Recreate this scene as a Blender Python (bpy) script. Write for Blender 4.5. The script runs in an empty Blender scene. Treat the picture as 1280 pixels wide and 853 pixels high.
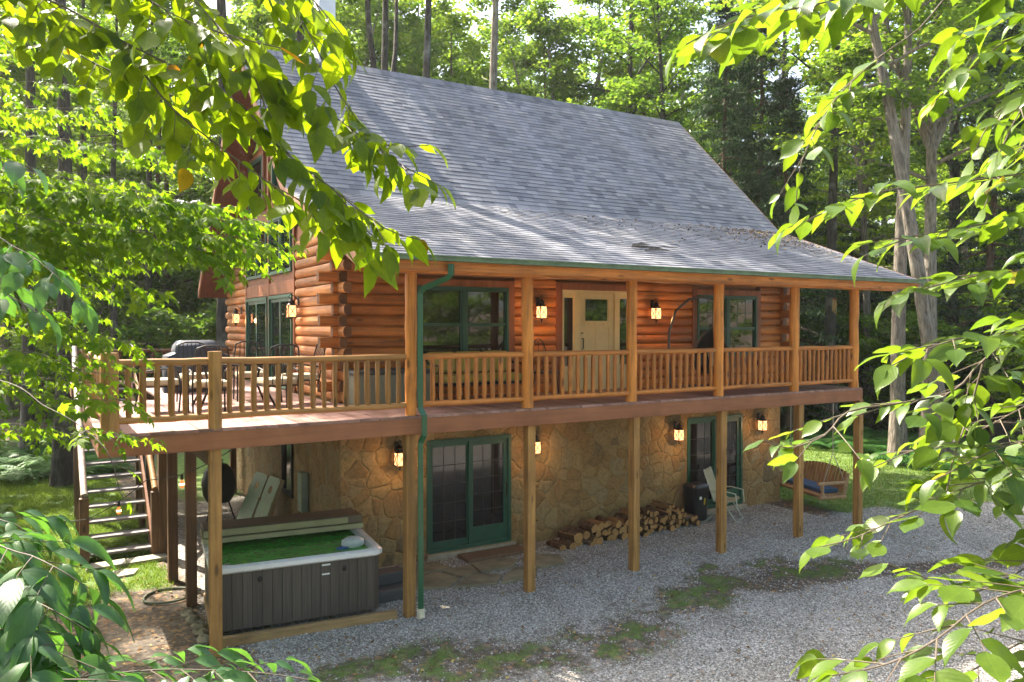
import bpy, math, random
import numpy as np
from mathutils import Vector, Matrix

sc = bpy.context.scene
R = math.radians
rng = random.Random(11)
nrg = np.random.default_rng(5)

# ------------------------------------------------------------------ camera
cam_d = bpy.data.cameras.new('camera')
cam = bpy.data.objects.new('camera', cam_d)
sc.collection.objects.link(cam)
CAM = Vector((-4.64, -10.55, 4.25))
cam.location = CAM
cam.rotation_euler = (R(90 - 1.075), 0, R(59.103 - 90))
cam_d.sensor_width = 36
cam_d.lens = 27.73
cam_d.clip_start = 0.05
cam_d.clip_end = 3000
sc.camera = cam

# ------------------------------------------------------------------ world, sun, exposure
SUN_EL = 48.0
SUN_DIR = Vector((-0.35 * math.cos(R(SUN_EL)), 0.937 * math.cos(R(SUN_EL)), math.sin(R(SUN_EL)))).normalized()
w = bpy.data.worlds.new('World')
sc.world = w
w.use_nodes = True
nt = w.node_tree
bg = nt.nodes['Background']
sky = nt.nodes.new('ShaderNodeTexSky')
sky.sky_type = 'NISHITA'
sky.sun_disc = False
sky.sun_elevation = R(SUN_EL)
sky.sun_rotation = math.atan2(SUN_DIR.x, SUN_DIR.y)
sky.air_density = 1.0
sky.dust_density = 5.0
sky.ozone_density = 0.4
nt.links.new(sky.outputs[0], bg.inputs[0])
bg.inputs[1].default_value = 0.15
sl = bpy.data.lights.new('sun', 'SUN')
so = bpy.data.objects.new('sun', sl)
sc.collection.objects.link(so)
sl.energy = 5.0
sl.angle = R(0.53)
sl.color = (1.0, 0.91, 0.78)
so.rotation_euler = SUN_DIR.to_track_quat('Z', 'Y').to_euler()
so.location = (0, 30, 40)
sc.view_settings.view_transform = 'Standard'
sc.view_settings.look = 'None'
sc.view_settings.exposure = 2.2
sc.view_settings.gamma = 1.0
sc.cycles.use_denoising = True
sc.cycles.max_bounces = 12
sc.cycles.diffuse_bounces = 8
sc.cycles.volume_bounces = 0
sc.cycles.transmission_bounces = 4
sc.cycles.sample_clamp_indirect = 8.0

F_PX, HX, HY = 986.0, 640.0, 426.5
_p, _t = R(1.075), R(59.103)
_F0 = Vector((math.cos(_t), math.sin(_t), 0)); VR = Vector((math.sin(_t), -math.cos(_t), 0))
VF = _F0 * math.cos(_p) - Vector((0, 0, 1)) * math.sin(_p)
VU = Vector((0, 0, 1)) * math.cos(_p) + _F0 * math.sin(_p)


def at(px, py, dist):
    """world point seen at a place of the photograph, dist metres along the view axis"""
    return CAM + (VF + VR * ((px - HX) / F_PX) - VU * ((py - HY) / F_PX)) * dist


# ------------------------------------------------------------------ helpers
def link(o):
    sc.collection.objects.link(o)
    return o


def tag(o, label=None, cat=None, group=None, kind=None):
    if label: o['label'] = label
    if cat: o['category'] = cat
    if group: o['group'] = group
    if kind: o['kind'] = kind
    return o


def thing(name, label, cat, loc=(0, 0, 0), rz=0, group=None):
    o = bpy.data.objects.new(name, None)
    o.empty_display_size = 0.2
    link(o)
    o.location = loc
    o.rotation_euler = (0, 0, rz)
    return tag(o, label, cat, group)


def copy_tree(o, parent=None):
    kids = list(o.children)
    c = o.copy()
    link(c)
    c.parent = parent
    for k in kids:
        copy_tree(k, c)
    return c


class MB:
    def __init__(s):
        s.v = []; s.f = []; s.m = []; s.off = Vector((0, 0, 0))

    def add(s, vs, fs, m=0):
        b = len(s.v)
        s.v.extend([tuple(v) for v in vs])
        for f in fs:
            s.f.append(tuple(i + b for i in f)); s.m.append(m)

    def box(s, a, b, m=0, M=None):
        x0, y0, z0 = a; x1, y1, z1 = b
        vs = [Vector(p) for p in ((x0, y0, z0), (x1, y0, z0), (x1, y1, z0), (x0, y1, z0), (x0, y0, z1), (x1, y0, z1), (x1, y1, z1), (x0, y1, z1))]
        if M is not None: vs = [M @ v for v in vs]
        s.add(vs, [(0, 3, 2, 1), (4, 5, 6, 7), (0, 1, 5, 4), (1, 2, 6, 5), (2, 3, 7, 6), (3, 0, 4, 7)], m)

    def beam(s, p, q, wd, ht, m=0, up=(0, 0, 1)):
        p = Vector(p); q = Vector(q); d = (q - p); L = d.length; d.normalize()
        upv = Vector(up)
        if abs(d.dot(upv)) > 0.98: upv = Vector((0, 1, 0))
        sx = d.cross(upv).normalized(); uz = sx.cross(d).normalized()
        M = Matrix((( *sx, 0), (*d, 0), (*uz, 0), (0, 0, 0, 1))).transposed()
        M.translation = p
        s.box((-wd / 2, 0, -ht / 2), (wd / 2, L, ht / 2), m, M)

    def tube(s, pts, r, n=8, m=0, caps=True, capm=None, squash=None):
        pts = [Vector(p) for p in pts]
        rs = r if isinstance(r, (list, tuple)) else [r] * len(pts)
        b = len(s.v)
        prev = None
        for i, p in enumerate(pts):
            d = (pts[min(i + 1, len(pts) - 1)] - pts[max(i - 1, 0)])
            if d.length < 1e-9: d = Vector((0, 0, 1))
            d.normalize()
            if prev is None:
                a = Vector((0, 0, 1)) if abs(d.z) < 0.9 else Vector((0, 1, 0))
                u = d.cross(a).normalized()
            else:
                u = (prev - d * prev.dot(d))
                u = u.normalized() if u.length > 1e-6 else d.orthogonal().normalized()
            prev = u
            v = d.cross(u)
            for k in range(n):
                an = 2 * math.pi * k / n
                s.v.append(tuple(p + (u * math.cos(an) + v * math.sin(an)) * rs[i]))
        for i in range(len(pts) - 1):
            for k in range(n):
                k2 = (k + 1) % n
                s.f.append((b + i * n + k, b + i * n + k2, b + (i + 1) * n + k2, b + (i + 1) * n + k)); s.m.append(m)
        if caps:
            cm = m if capm is None else capm
            s.f.append(tuple(b + k for k in reversed(range(n)))); s.m.append(cm)
            e = b + (len(pts) - 1) * n
            s.f.append(tuple(e + k for k in range(n))); s.m.append(cm)

    def cyl(s, p, q, r0, r1=None, n=12, m=0, capm=None):
        s.tube([p, q], [r0, r0 if r1 is None else r1], n, m, True, capm)

    def lathe(s, prof, n=20, m=0, c=(0, 0, 0)):
        b = len(s.v)
        for r_, z in prof:
            for k in range(n):
                a = 2 * math.pi * k / n
                s.v.append((c[0] + r_ * math.cos(a), c[1] + r_ * math.sin(a), c[2] + z))
        for i in range(len(prof) - 1):
            for k in range(n):
                k2 = (k + 1) % n
                s.f.append((b + i * n + k, b + i * n + k2, b + (i + 1) * n + k2, b + (i + 1) * n + k)); s.m.append(m)
        s.f.append(tuple(b + k for k in reversed(range(n)))); s.m.append(m)
        e = b + (len(prof) - 1) * n
        s.f.append(tuple(e + k for k in range(n))); s.m.append(m)

    def prism(s, poly, axis, a, b, m=0, capm=None):
        """extrude a 2D polygon along an axis between a and b (poly coords are the other two axes in order)"""
        def P(u, v, t):
            return {'x': (t, u, v), 'y': (u, t, v), 'z': (u, v, t)}[axis]
        n = len(poly)
        vs = [P(u, v, a) for u, v in poly] + [P(u, v, b) for u, v in poly]
        fs = [(i, (i + 1) % n, n + (i + 1) % n, n + i) for i in range(n)]
        base = len(s.v)
        s.v.extend(vs)
        for f in fs:
            s.f.append(tuple(i + base for i in f)); s.m.append(m)
        cm = m if capm is None else capm
        s.f.append(tuple(base + i for i in reversed(range(n)))); s.m.append(cm)
        s.f.append(tuple(base + n + i for i in range(n))); s.m.append(cm)

    def build(s, name, mats, parent=None, smooth=False, bevel=0, world=None, label=None, fixn=True):
        me = bpy.data.meshes.new(name)
        vs = s.v
        if world is not None:
            l = world.location
            vs = [(x - l.x, y - l.y, z - l.z) for x, y, z in vs]
        me.from_pydata(vs, [], s.f)
        mats = mats if isinstance(mats, (list, tuple)) else [mats]
        for mt in mats: me.materials.append(mt)
        if len(mats) > 1: me.polygons.foreach_set('material_index', s.m)
        if fixn:
            import bmesh
            bm = bmesh.new(); bm.from_mesh(me)
            bmesh.ops.recalc_face_normals(bm, faces=bm.faces)
            bm.to_mesh(me); bm.free()
        if smooth:
            me.polygons.foreach_set('use_smooth', [True] * len(me.polygons))
            try: me.set_sharp_from_angle(angle=R(40))
            except Exception: pass
        o = bpy.data.objects.new(name, me)
        link(o)
        if parent is not None: o.parent = parent
        if bevel:
            b = o.modifiers.new('edge', 'BEVEL'); b.width = bevel; b.segments = 2; b.limit_method = 'ANGLE'; b.angle_limit = R(50)
        if label: o['label'] = label
        return o


def np_mesh(name, V, Fq, mats, parent=None, uv=None, smooth=False, mi=None):
    """V (n,3), Fq (m,k) all faces with k corners"""
    me = bpy.data.meshes.new(name)
    n, m, k = len(V), len(Fq), Fq.shape[1]
    me.vertices.add(n); me.loops.add(m * k); me.polygons.add(m)
    me.vertices.foreach_set('co', np.ascontiguousarray(V, dtype=np.float32).ravel())
    me.loops.foreach_set('vertex_index', np.ascontiguousarray(Fq, dtype=np.int32).ravel())
    me.polygons.foreach_set('loop_start', np.arange(0, m * k, k, dtype=np.int32))
    me.polygons.foreach_set('loop_total', np.full(m, k, dtype=np.int32))
    if smooth: me.polygons.foreach_set('use_smooth', np.ones(m, dtype=bool))
    if mi is not None: me.polygons.foreach_set('material_index', np.ascontiguousarray(mi, dtype=np.int32))
    me.update(calc_edges=True)
    if uv is not None:
        ul = me.uv_layers.new(name='leaf')
        ul.data.foreach_set('uv', np.ascontiguousarray(uv[Fq.ravel()], dtype=np.float32).ravel())
    for mt in (mats if isinstance(mats, (list, tuple)) else [mats]): me.materials.append(mt)
    o = bpy.data.objects.new(name, me)
    link(o)
    if parent is not None: o.parent = parent
    return o


def scatter(T, TF, pos, frame, scale):
    """template verts T (k,3), faces TF (q,4), pos (N,3), frame (N,3,3) columns are axes, scale (N,) or (N,3)"""
    N, k = len(pos), len(T)
    sc_ = scale[:, None, None] if scale.ndim == 1 else scale[:, None, :]
    loc = T[None] * sc_
    V = np.einsum('nij,nkj->nki', frame, loc) + pos[:, None, :]
    F = TF[None] + (np.arange(N) * k)[:, None, None]
    return V.reshape(-1, 3), F.reshape(-1, TF.shape[1])


def frames(d, nrm):
    """orthonormal frames: x side, y along d, z normal"""
    d = d / np.maximum(np.linalg.norm(d, axis=1, keepdims=True), 1e-9)
    nrm = nrm - d * (nrm * d).sum(1, keepdims=True)
    ln = np.linalg.norm(nrm, axis=1, keepdims=True)
    alt = np.cross(d, np.tile(np.array([[0.31, 0.77, 0.2]]), (len(d), 1)))
    nrm = np.where(ln > 1e-3, nrm, alt)
    nrm = nrm / np.linalg.norm(nrm, axis=1, keepdims=True)
    s = np.cross(d, nrm)
    return np.stack([s, d, nrm], axis=2)


_perm = np.random.default_rng(3).random((256, 256))


def vnoise(x, y, sc_=1.0, off=0.0):
    x = np.asarray(x, dtype=float) * sc_ + off + 1000; y = np.asarray(y, dtype=float) * sc_ + off * 1.7 + 1000
    xi = np.floor(x).astype(int); yi = np.floor(y).astype(int)
    fx = x - xi; fy = y - yi
    fx = fx * fx * (3 - 2 * fx); fy = fy * fy * (3 - 2 * fy)
    g = lambda a, b: _perm[a % 256, b % 256]
    return (g(xi, yi) * (1 - fx) + g(xi + 1, yi) * fx) * (1 - fy) + (g(xi, yi + 1) * (1 - fx) + g(xi + 1, yi + 1) * fx) * fy


def fbm(x, y, sc_=1.0, off=0.0, n=4):
    t = 0; a = 0.5; s = 0
    for i in range(n):
        t = t + a * vnoise(x, y, sc_ * 2 ** i, off + 13.7 * i); s += a; a *= 0.5
    return t / s


# ------------------------------------------------------------------ materials
class NM:
    def __init__(s, name):
        s.mat = bpy.data.materials.new(name); s.mat.use_nodes = True
        s.t = s.mat.node_tree; s.t.nodes.clear()
        s.out = s.t.nodes.new('ShaderNodeOutputMaterial')

    def n(s, typ, **kw):
        nd = s.t.nodes.new(typ)
        for k, v in kw.items(): setattr(nd, k, v)
        return nd

    def l(s, a, b): s.t.links.new(a, b)

    def coord(s, scale=(1, 1, 1), rot=(0, 0, 0), kind='Object', rnd=False):
        tc = s.n('ShaderNodeTexCoord'); mp = s.n('ShaderNodeMapping')
        mp.inputs['Scale'].default_value = scale; mp.inputs['Rotation'].default_value = rot
        if rnd:
            oi = s.n('ShaderNodeObjectInfo')
            ad = s.n('ShaderNodeVectorMath', operation='ADD')
            m2 = s.n('ShaderNodeMath', operation='MULTIPLY'); m2.inputs[1].default_value = 37.0
            s.l(oi.outputs['Random'], m2.inputs[0])
            s.l(tc.outputs[kind], ad.inputs[0]); s.l(m2.outputs[0], ad.inputs[1])
            s.l(ad.outputs[0], mp.inputs[0])
        else:
            s.l(tc.outputs[kind], mp.inputs[0])
        return mp.outputs[0]

    def noise(s, vec, scale, detail=4, rough=0.55, dist=0.0):
        nd = s.n('ShaderNodeTexNoise'); nd.inputs['Scale'].default_value = scale; nd.inputs['Detail'].default_value = detail
        nd.inputs['Roughness'].default_value = rough; nd.inputs['Distortion'].default_value = dist
        if vec is not None: s.l(vec, nd.inputs['Vector'])
        return nd.outputs['Fac']

    def voro(s, vec, scale, feature='F1', out='Distance', rand=1.0):
        nd = s.n('ShaderNodeTexVoronoi'); nd.feature = feature; nd.inputs['Scale'].default_value = scale
        nd.inputs['Randomness'].default_value = rand
        if vec is not None: s.l(vec, nd.inputs['Vector'])
        return nd.outputs[out]

    def ramp(s, fac, stops):
        nd = s.n('ShaderNodeValToRGB')
        el = nd.color_ramp.elements
        while len(el) < len(stops): el.new(0.5)
        for e, (p, c) in zip(el, stops):
            e.position = p; e.color = (*c, 1) if len(c) == 3 else c
        s.l(fac, nd.inputs[0])
        return nd.outputs[0]

    def mix(s, a, b, fac, mode='MIX'):
        nd = s.n('ShaderNodeMix', data_type='RGBA', blend_type=mode)
        for sock, v in ((nd.inputs[0], fac), (nd.inputs[6], a), (nd.inputs[7], b)):
            if hasattr(v, 'links'): s.l(v, sock)
            elif isinstance(v, (tuple, list)): sock.default_value = (*v[:3], 1)
            else: sock.default_value = v
        return nd.outputs[2]

    def math(s, op, a, b=None, c=None, clamp=False):
        nd = s.n('ShaderNodeMath', operation=op); nd.use_clamp = clamp
        for sock, v in zip(nd.inputs, (a, b, c)):
            if v is None: continue
            if hasattr(v, 'links'): s.l(v, sock)
            else: sock.default_value = v
        return nd.outputs[0]

    def bump(s, h, strength=0.5, dist=0.02):
        nd = s.n('ShaderNodeBump'); nd.inputs['Strength'].default_value = strength; nd.inputs['Distance'].default_value = dist
        s.l(h, nd.inputs['Height'])
        return nd.outputs[0]

    def island(s):
        return s.n('ShaderNodeNewGeometry').outputs['Random Per Island']

    def principled(s, col, rough=0.6, metal=0.0, spec=0.5, normal=None, **kw):
        p = s.n('ShaderNodeBsdfPrincipled')
        if hasattr(col, 'links'): s.l(col, p.inputs['Base Color'])
        else: p.inputs['Base Color'].default_value = (*col[:3], 1)
        if hasattr(rough, 'links'): s.l(rough, p.inputs['Roughness'])
        else: p.inputs['Roughness'].default_value = rough
        p.inputs['Metallic'].default_value = metal
        p.inputs['Specular IOR Level'].default_value = spec
        if normal is not None: s.l(normal, p.inputs['Normal'])
        for k, v in kw.items(): p.inputs[k].default_value = v
        return p.outputs[0]

    def done(s, sh):
        s.l(sh, s.out.inputs[0]); return s.mat


def val(c, k): return tuple(x * k for x in c)


def wood(name, c, axis='x', rough=0.55, spread=0.45, knots=True, grey=None, rnd=False, fine=1.0, spec=0.35):
    m = NM(name)
    al, ac = 0.9 * fine, 16.0 * fine
    scl = {'x': (al, ac, ac), 'y': (ac, al, ac), 'z': (ac, ac, al)}[axis]
    v = m.coord(scl, rnd=rnd)
    g = m.noise(v, 1.0, 6, 0.62, 0.6)
    col = m.ramp(g, [(0.25, val(c, 1 - spread)), (0.5, c), (0.75, val(c, 1 + spread * 0.75))])
    v2 = m.coord((1, 1, 1), rnd=rnd)
    blot = m.noise(v2, 1.7, 3, 0.6)
    col = m.mix(col, m.ramp(blot, [(0.3, (0.62, 0.55, 0.5)), (0.7, (1.25, 1.25, 1.25))]), 0.55, 'MULTIPLY')
    isl = m.island()
    col = m.mix(col, m.ramp(isl, [(0.0, (0.62, 0.57, 0.54)), (0.5, (1, 1, 1)), (1.0, (1.26, 1.3, 1.38))]), 0.8, 'MULTIPLY')
    if knots:
        ks = {'x': (1.6, 5, 5), 'y': (5, 1.6, 5), 'z': (5, 5, 1.6)}[axis]
        kd = m.voro(m.coord(ks, rnd=rnd), 1.0)
        km = m.ramp(kd, [(0.07, (1, 1, 1)), (0.17, (0, 0, 0))])
        col = m.mix(col, val(c, 0.2), m.math('MULTIPLY', km, 0.85))
    if grey:
        col = m.mix(col, grey, m.ramp(m.noise(v2, 2.6, 4), [(0.42, (0, 0, 0)), (0.62, (1, 1, 1))]))
    return m.done(m.principled(col, rough, spec=spec, normal=m.bump(g, 0.6, 0.012)))


def plain(name, c, rough=0.5, metal=0.0, var=0.15, scale=6.0, spec=0.5, bump=0.0, **kw):
    m = NM(name)
    v = m.coord()
    nz = m.noise(v, scale, 4)
    col = m.ramp(nz, [(0.3, val(c, 1 - var)), (0.7, val(c, 1 + var))])
    r = m.math('MULTIPLY_ADD', nz, 0.25, rough - 0.12, True)
    return m.done(m.principled(col, r, metal, spec, m.bump(m.noise(v, scale * 6, 3), bump, 0.004) if bump else None, **kw))


def emit(name, c, s):
    m = NM(name)
    e = m.n('ShaderNodeEmission'); e.inputs[0].default_value = (*c, 1); e.inputs[1].default_value = s
    return m.done(e.outputs[0])


def glass(name, tint=(0.010, 0.013, 0.013), rough=0.03, spec=0.7):
    m = NM(name)
    v = m.coord()
    b = m.bump(m.noise(v, 1.3, 1), 0.05, 0.02)
    return m.done(m.principled(tint, rough, 0.0, spec, b, IOR=1.6))


LOGC = (0.46, 0.162, 0.032)
M_LOGX = wood('log_wood', LOGC, 'x', 0.5, spread=.68)
M_LOGY = wood('log_wood_gable', (0.43, 0.165, 0.042), 'y', 0.5, spread=.62)
M_LOGEND = wood('log_end_grain', (0.15, 0.065, 0.025), 'x', 0.7, knots=False)
M_TRIM = wood('trim_wood', (0.25, 0.08, 0.025), 'z', 0.5, knots=False)
M_POST = wood('log_post_wood', (0.48, 0.175, 0.028), 'z', 0.45, .6, rnd=True)
M_RAILX = wood('rail_wood', (0.38, 0.14, 0.026), 'x', 0.5)
M_BAL = wood('baluster_wood', (0.37, 0.135, 0.025), 'z', 0.5, rnd=True)
M_RAILW = wood('weathered_rail_wood', (0.29, 0.145, 0.042), 'x', 0.6)
M_BALW = wood('weathered_baluster_wood', (0.245, 0.12, 0.032), 'z', 0.6, rnd=True)
M_TREAT = wood('treated_timber', (0.36, 0.195, 0.058), 'z', 0.65, .6, rnd=True)
M_RPOST = wood('rail_post_wood', (.30, .155, .045), 'z', .55, rnd=True)
M_TREATX = wood('treated_timber_flat', (0.34, 0.225, 0.10), 'x', 0.7)
M_DARKP = wood('stained_timber', (0.145, 0.075, 0.033), 'z', 0.65, rnd=True)
M_FASC = wood('stained_fascia', (0.29, 0.115, 0.050), 'x', 0.6, knots=False, spread=0.22)
M_FASCY = wood('stained_fascia_side', (0.28, 0.125, 0.062), 'y', 0.6, knots=False, spread=0.22)
M_DECK = wood('deck_boards', (0.27, 0.155, 0.125), 'y', 0.6, spread=0.3)
M_SOFF = wood('red_soffit', (0.16, 0.045, 0.022), 'y', 0.6, knots=False)
M_CEIL = wood('porch_ceiling', (0.30, 0.13, 0.05), 'x', 0.6, knots=False)
M_SID = wood('gable_siding', (0.26, 0.095, 0.04), 'y', 0.6)
M_GREEN = plain('green_trim', (0.012, 0.075, 0.045), 0.4)
M_GUTTER = plain('green_gutter', (0.085, 0.135, 0.07), 0.5, var=0.35)
M_SPOUT = plain('green_downspout', (0.010, 0.085, 0.036), 0.35, var=0.12)
M_CREAM = plain('cream_paint', (0.70, 0.56, 0.28), 0.5, var=0.06)
M_GLASS = glass('window_glass')
M_GLASS2 = glass('door_glass', (0.012, 0.012, 0.014), 0.05, 0.4)
M_BLIND = plain('blind_white', (0.62, 0.52, 0.47), 0.6, var=0.05)
M_BLACK = plain('black_metal', (0.012, 0.011, 0.010), 0.45, 0.3, var=0.3)
M_BRONZE = plain('dark_bronze', (0.028, 0.018, 0.012), 0.45, 0.5, var=0.3)
M_LAMP = emit('lamp_glow', (1.0, 0.42, 0.16), .8)
M_BULB = emit('bulb_glow', (1.0, 0.5, 0.2), 4.0)
M_BULBGLASS = emit('bulb_amber', (1.0, 0.30, 0.09), .28)
M_CONC = plain('concrete', (0.32, 0.29, 0.22), 0.85, var=0.2, bump=0.3)
M_FLAG = plain('flagstone', (0.20, 0.175, 0.11), 0.8, var=0.4, scale=3, bump=0.4)
M_WHITEP = plain('white_acrylic', (0.68, 0.68, 0.66), 0.25, var=0.04)
M_CHIM = plain('chimney_siding', (0.66, 0.68, 0.72), 0.5, var=0.06)


def m_stone():
    m = NM('flagstone_veneer')
    tc = m.n('ShaderNodeTexCoord')
    wob = m.n('ShaderNodeTexNoise'); wob.inputs['Scale'].default_value = 2.2; wob.inputs['Detail'].default_value = 2
    m.l(tc.outputs['Object'], wob.inputs['Vector'])
    sub = m.n('ShaderNodeVectorMath', operation='SUBTRACT'); sub.inputs[1].default_value = (0.5, 0.5, 0.5)
    m.l(wob.outputs['Color'], sub.inputs[0])
    scl = m.n('ShaderNodeVectorMath', operation='SCALE'); scl.inputs['Scale'].default_value = 0.28
    m.l(sub.outputs[0], scl.inputs[0])
    ad = m.n('ShaderNodeVectorMath', operation='ADD')
    m.l(tc.outputs['Object'], ad.inputs[0]); m.l(scl.outputs[0], ad.inputs[1])
    v = ad.outputs[0]
    ed = m.voro(v, 3.3, 'DISTANCE_TO_EDGE')
    cc = m.voro(v, 3.3, 'F1', 'Color')
    sep = m.n('ShaderNodeSeparateColor'); m.l(cc, sep.inputs[0])
    big = m.noise(tc.outputs['Object'], 0.8, 3)
    fine = m.noise(tc.outputs['Object'], 14, 6, 0.65)
    col = m.ramp(sep.outputs[0], [(0.0, (0.22, 0.155, 0.075)), (0.2, (0.27, 0.175, 0.082)), (0.4, (0.285, 0.20, 0.095)), (0.65, (0.315, 0.235, 0.12)), (0.82, (0.27, 0.22, 0.13)), (0.93, (0.255, 0.19, 0.10)), (1.0, (0.18, 0.14, 0.09))])
    col = m.mix(col, m.ramp(fine, [(0.25, (0.5, 0.48, 0.42)), (0.7, (1.3, 1.27, 1.2))]), 0.8, 'MULTIPLY')
    col = m.mix(col, m.ramp(big, [(0.3, (0.8, 0.78, 0.72)), (0.7, (1.15, 1.12, 1.05))]), 0.7, 'MULTIPLY')
    em = m.ramp(ed, [(0.012, (1, 1, 1)), (0.05, (0, 0, 0))])
    col = m.mix(col, (0.33, 0.235, 0.11), m.math('MULTIPLY', em, 0.7))
    h = m.math('ADD', m.ramp(ed, [(0.0, (0, 0, 0)), (0.09, (0.85, 0.85, 0.85)), (0.3, (1, 1, 1))]), m.math('MULTIPLY', fine, 0.5))
    h = m.math('ADD', h, m.math('MULTIPLY', sep.outputs[1], 0.35))
    return m.done(m.principled(col, 0.85, spec=0.25, normal=m.bump(h, 0.9, 0.028)))


def m_shingle():
    m = NM('grey_shingles')
    v = m.coord()
    isl = m.island()
    col = m.ramp(isl, [(0.0, (0.095, 0.10, 0.12)), (0.3, (0.14, 0.146, 0.168)), (0.75, (0.168, 0.173, 0.195)), (1.0, (0.20, 0.204, 0.222))])
    g = m.noise(v, 130, 2)
    col = m.mix(col, m.ramp(g, [(0.35, (0.72, 0.72, 0.72)), (0.65, (1.28, 1.28, 1.26))]), 0.8, 'MULTIPLY')
    st = m.noise(m.coord((1.2, 0.25, 0.25)), 1.0, 4)
    col = m.mix(col, m.ramp(st, [(0.35, (0.85, 0.83, 0.8)), (0.65, (1.1, 1.1, 1.1))]), 0.8, 'MULTIPLY')
    return m.done(m.principled(col, 0.85, spec=0.3, normal=m.bump(g, 0.5, 0.004)))


def m_leaf(name, c1, c2, tr, trans=0.5, rough=0.42, spec=0.4, vein=False, c3=None):
    m = NM(name)
    isl = m.island()
    stops = [(0.0, c1), (0.75, c2)] + ([(0.986, c2), (0.993, c3)] if c3 else [(1.0, c2)])
    col = m.ramp(isl, stops)
    # tone differs from plant to plant
    oi = m.n('ShaderNodeObjectInfo')
    col = m.mix(col, m.ramp(oi.outputs['Random'], [(0, (0.8, 0.88, 0.85)), (0.5, (1, 1, 1)), (1, (1.18, 1.08, 0.85))]), 0.9, 'MULTIPLY')
    nrm = None
    if vein:
        uvn = m.n('ShaderNodeUVMap'); uvn.uv_map = 'leaf'
        sp = m.n('ShaderNodeSeparateXYZ'); m.l(uvn.outputs[0], sp.inputs[0])
        av = m.math('ABSOLUTE', m.math('SUBTRACT', sp.outputs[0], 0.5))
        ph = m.math('FRACT', m.math('SUBTRACT', m.math('MULTIPLY', sp.outputs[1], 8.0), m.math('MULTIPLY', av, 7.0)))
        side = m.ramp(m.math('ABSOLUTE', m.math('SUBTRACT', ph, 0.5)), [(0.0, (1, 1, 1)), (0.11, (0, 0, 0))])
        mid = m.ramp(av, [(0.0, (1, 1, 1)), (0.035, (0, 0, 0))])
        vm = m.math('MAXIMUM', m.math('MULTIPLY', side, 0.45), mid)
        col = m.mix(col, val(c2, 1.5), m.math('MULTIPLY', vm, 0.3))
        mot = m.noise(m.coord(), 45, 3)
        col = m.mix(col, m.ramp(mot, [(0.3, (0.8, 0.82, 0.8)), (0.7, (1.15, 1.12, 1.1))]), 0.7, 'MULTIPLY')
        hh = m.math('SUBTRACT', m.math('ABSOLUTE', m.math('SUBTRACT', ph, 0.5)), m.math('MULTIPLY', mid, 0.4))
        nrm = m.bump(hh, 0.12, 0.004)
    p = m.principled(col, rough, spec=spec, normal=nrm)
    t = m.n('ShaderNodeBsdfTranslucent')
    tcol = m.mix(col, tr, 1.0, 'MULTIPLY')
    m.l(tcol, t.inputs[0])
    mx = m.n('ShaderNodeMixShader'); mx.inputs[0].default_value = trans
    m.l(p, mx.inputs[1]); m.l(t.outputs[0], mx.inputs[2])
    return m.done(mx.outputs[0])


def m_bark(name, c):
    m = NM(name)
    v = m.coord((7, 7, 1.3), rnd=True)
    g = m.noise(v, 1.6, 6, 0.65, 0.5)
    col = m.ramp(g, [(0.3, val(c, 0.3)), (0.5, c), (0.7, val(c, 1.7))])
    li = m.noise(m.coord((1, 1, 1), rnd=True), 1.5, 4)
    col = m.mix(col, val((0.35, 0.36, 0.31), 0.8), m.ramp(li, [(0.55, (0, 0, 0)), (0.75, (0.55, 0.55, 0.55))]))
    return m.done(m.principled(col, 0.9, spec=0.2, normal=m.bump(g, 1.0, 0.06)))


M_STONE = m_stone()
M_SHIN = m_shingle()
M_BARK = m_bark('grey_bark', (0.20, 0.17, 0.135))
M_BARKD = m_bark('dark_bark', (0.05, 0.042, 0.034))
M_BARKB = m_bark('brown_bark', (0.11, 0.07, 0.045))
M_TWIG = plain('twig_bark', (0.10, 0.075, 0.05), 0.7, var=0.3)
M_LF_BG = m_leaf('forest_leaves', (0.040, 0.090, 0.018), (0.085, 0.14, 0.028), (3.0, 2.8, 1.0), 0.5, .55, .2)
M_LF_LT = m_leaf('sunny_leaves', (0.065, 0.125, 0.022), (0.12, 0.185, 0.034), (2.8, 2.6, 1.0), 0.5, .55, .2)
M_LF_HEM = m_leaf('hemlock_needles', (0.022, 0.05, 0.022), (0.045, 0.085, 0.03), (1.6, 1.6, 1.2), 0.25, 0.5)
M_LF_MAP = m_leaf('maple_leaves', (0.062, 0.125, 0.013), (0.115, 0.175, 0.018), (2.6, 2.6, 0.6), 0.62, 0.6, 0.12)
M_LF_FG = m_leaf('broad_leaves', (0.060, 0.108, 0.010), (0.100, 0.155, 0.013), (3.3, 2.8, 0.45), 0.62, 0.45, 0.3, vein=True, c3=(0.20, 0.10, 0.02))
M_LF_FG2 = m_leaf('glossy_leaves', (0.045, 0.092, 0.013), (0.085, 0.145, 0.016), (2.6, 2.3, 0.7), 0.48, 0.36, 0.5, vein=True, c3=(0.22, 0.17, 0.03))
M_LF_DK = m_leaf('deep_green_leaves', (0.03, 0.085, 0.028), (0.06, 0.135, 0.036), (2.4, 2.4, 0.9), 0.38, 0.4, 0.5, vein=True)
M_FERN = m_leaf('fern_fronds', (0.04, 0.12, 0.03), (0.08, 0.18, 0.04), (2.0, 2.0, 1.0), 0.4)
M_GRASS = m_leaf('grass_blades', (0.065, 0.125, 0.026), (0.13, 0.185, 0.042), (1.9, 1.9, 0.9), 0.4, 0.55, 0.3)


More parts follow.
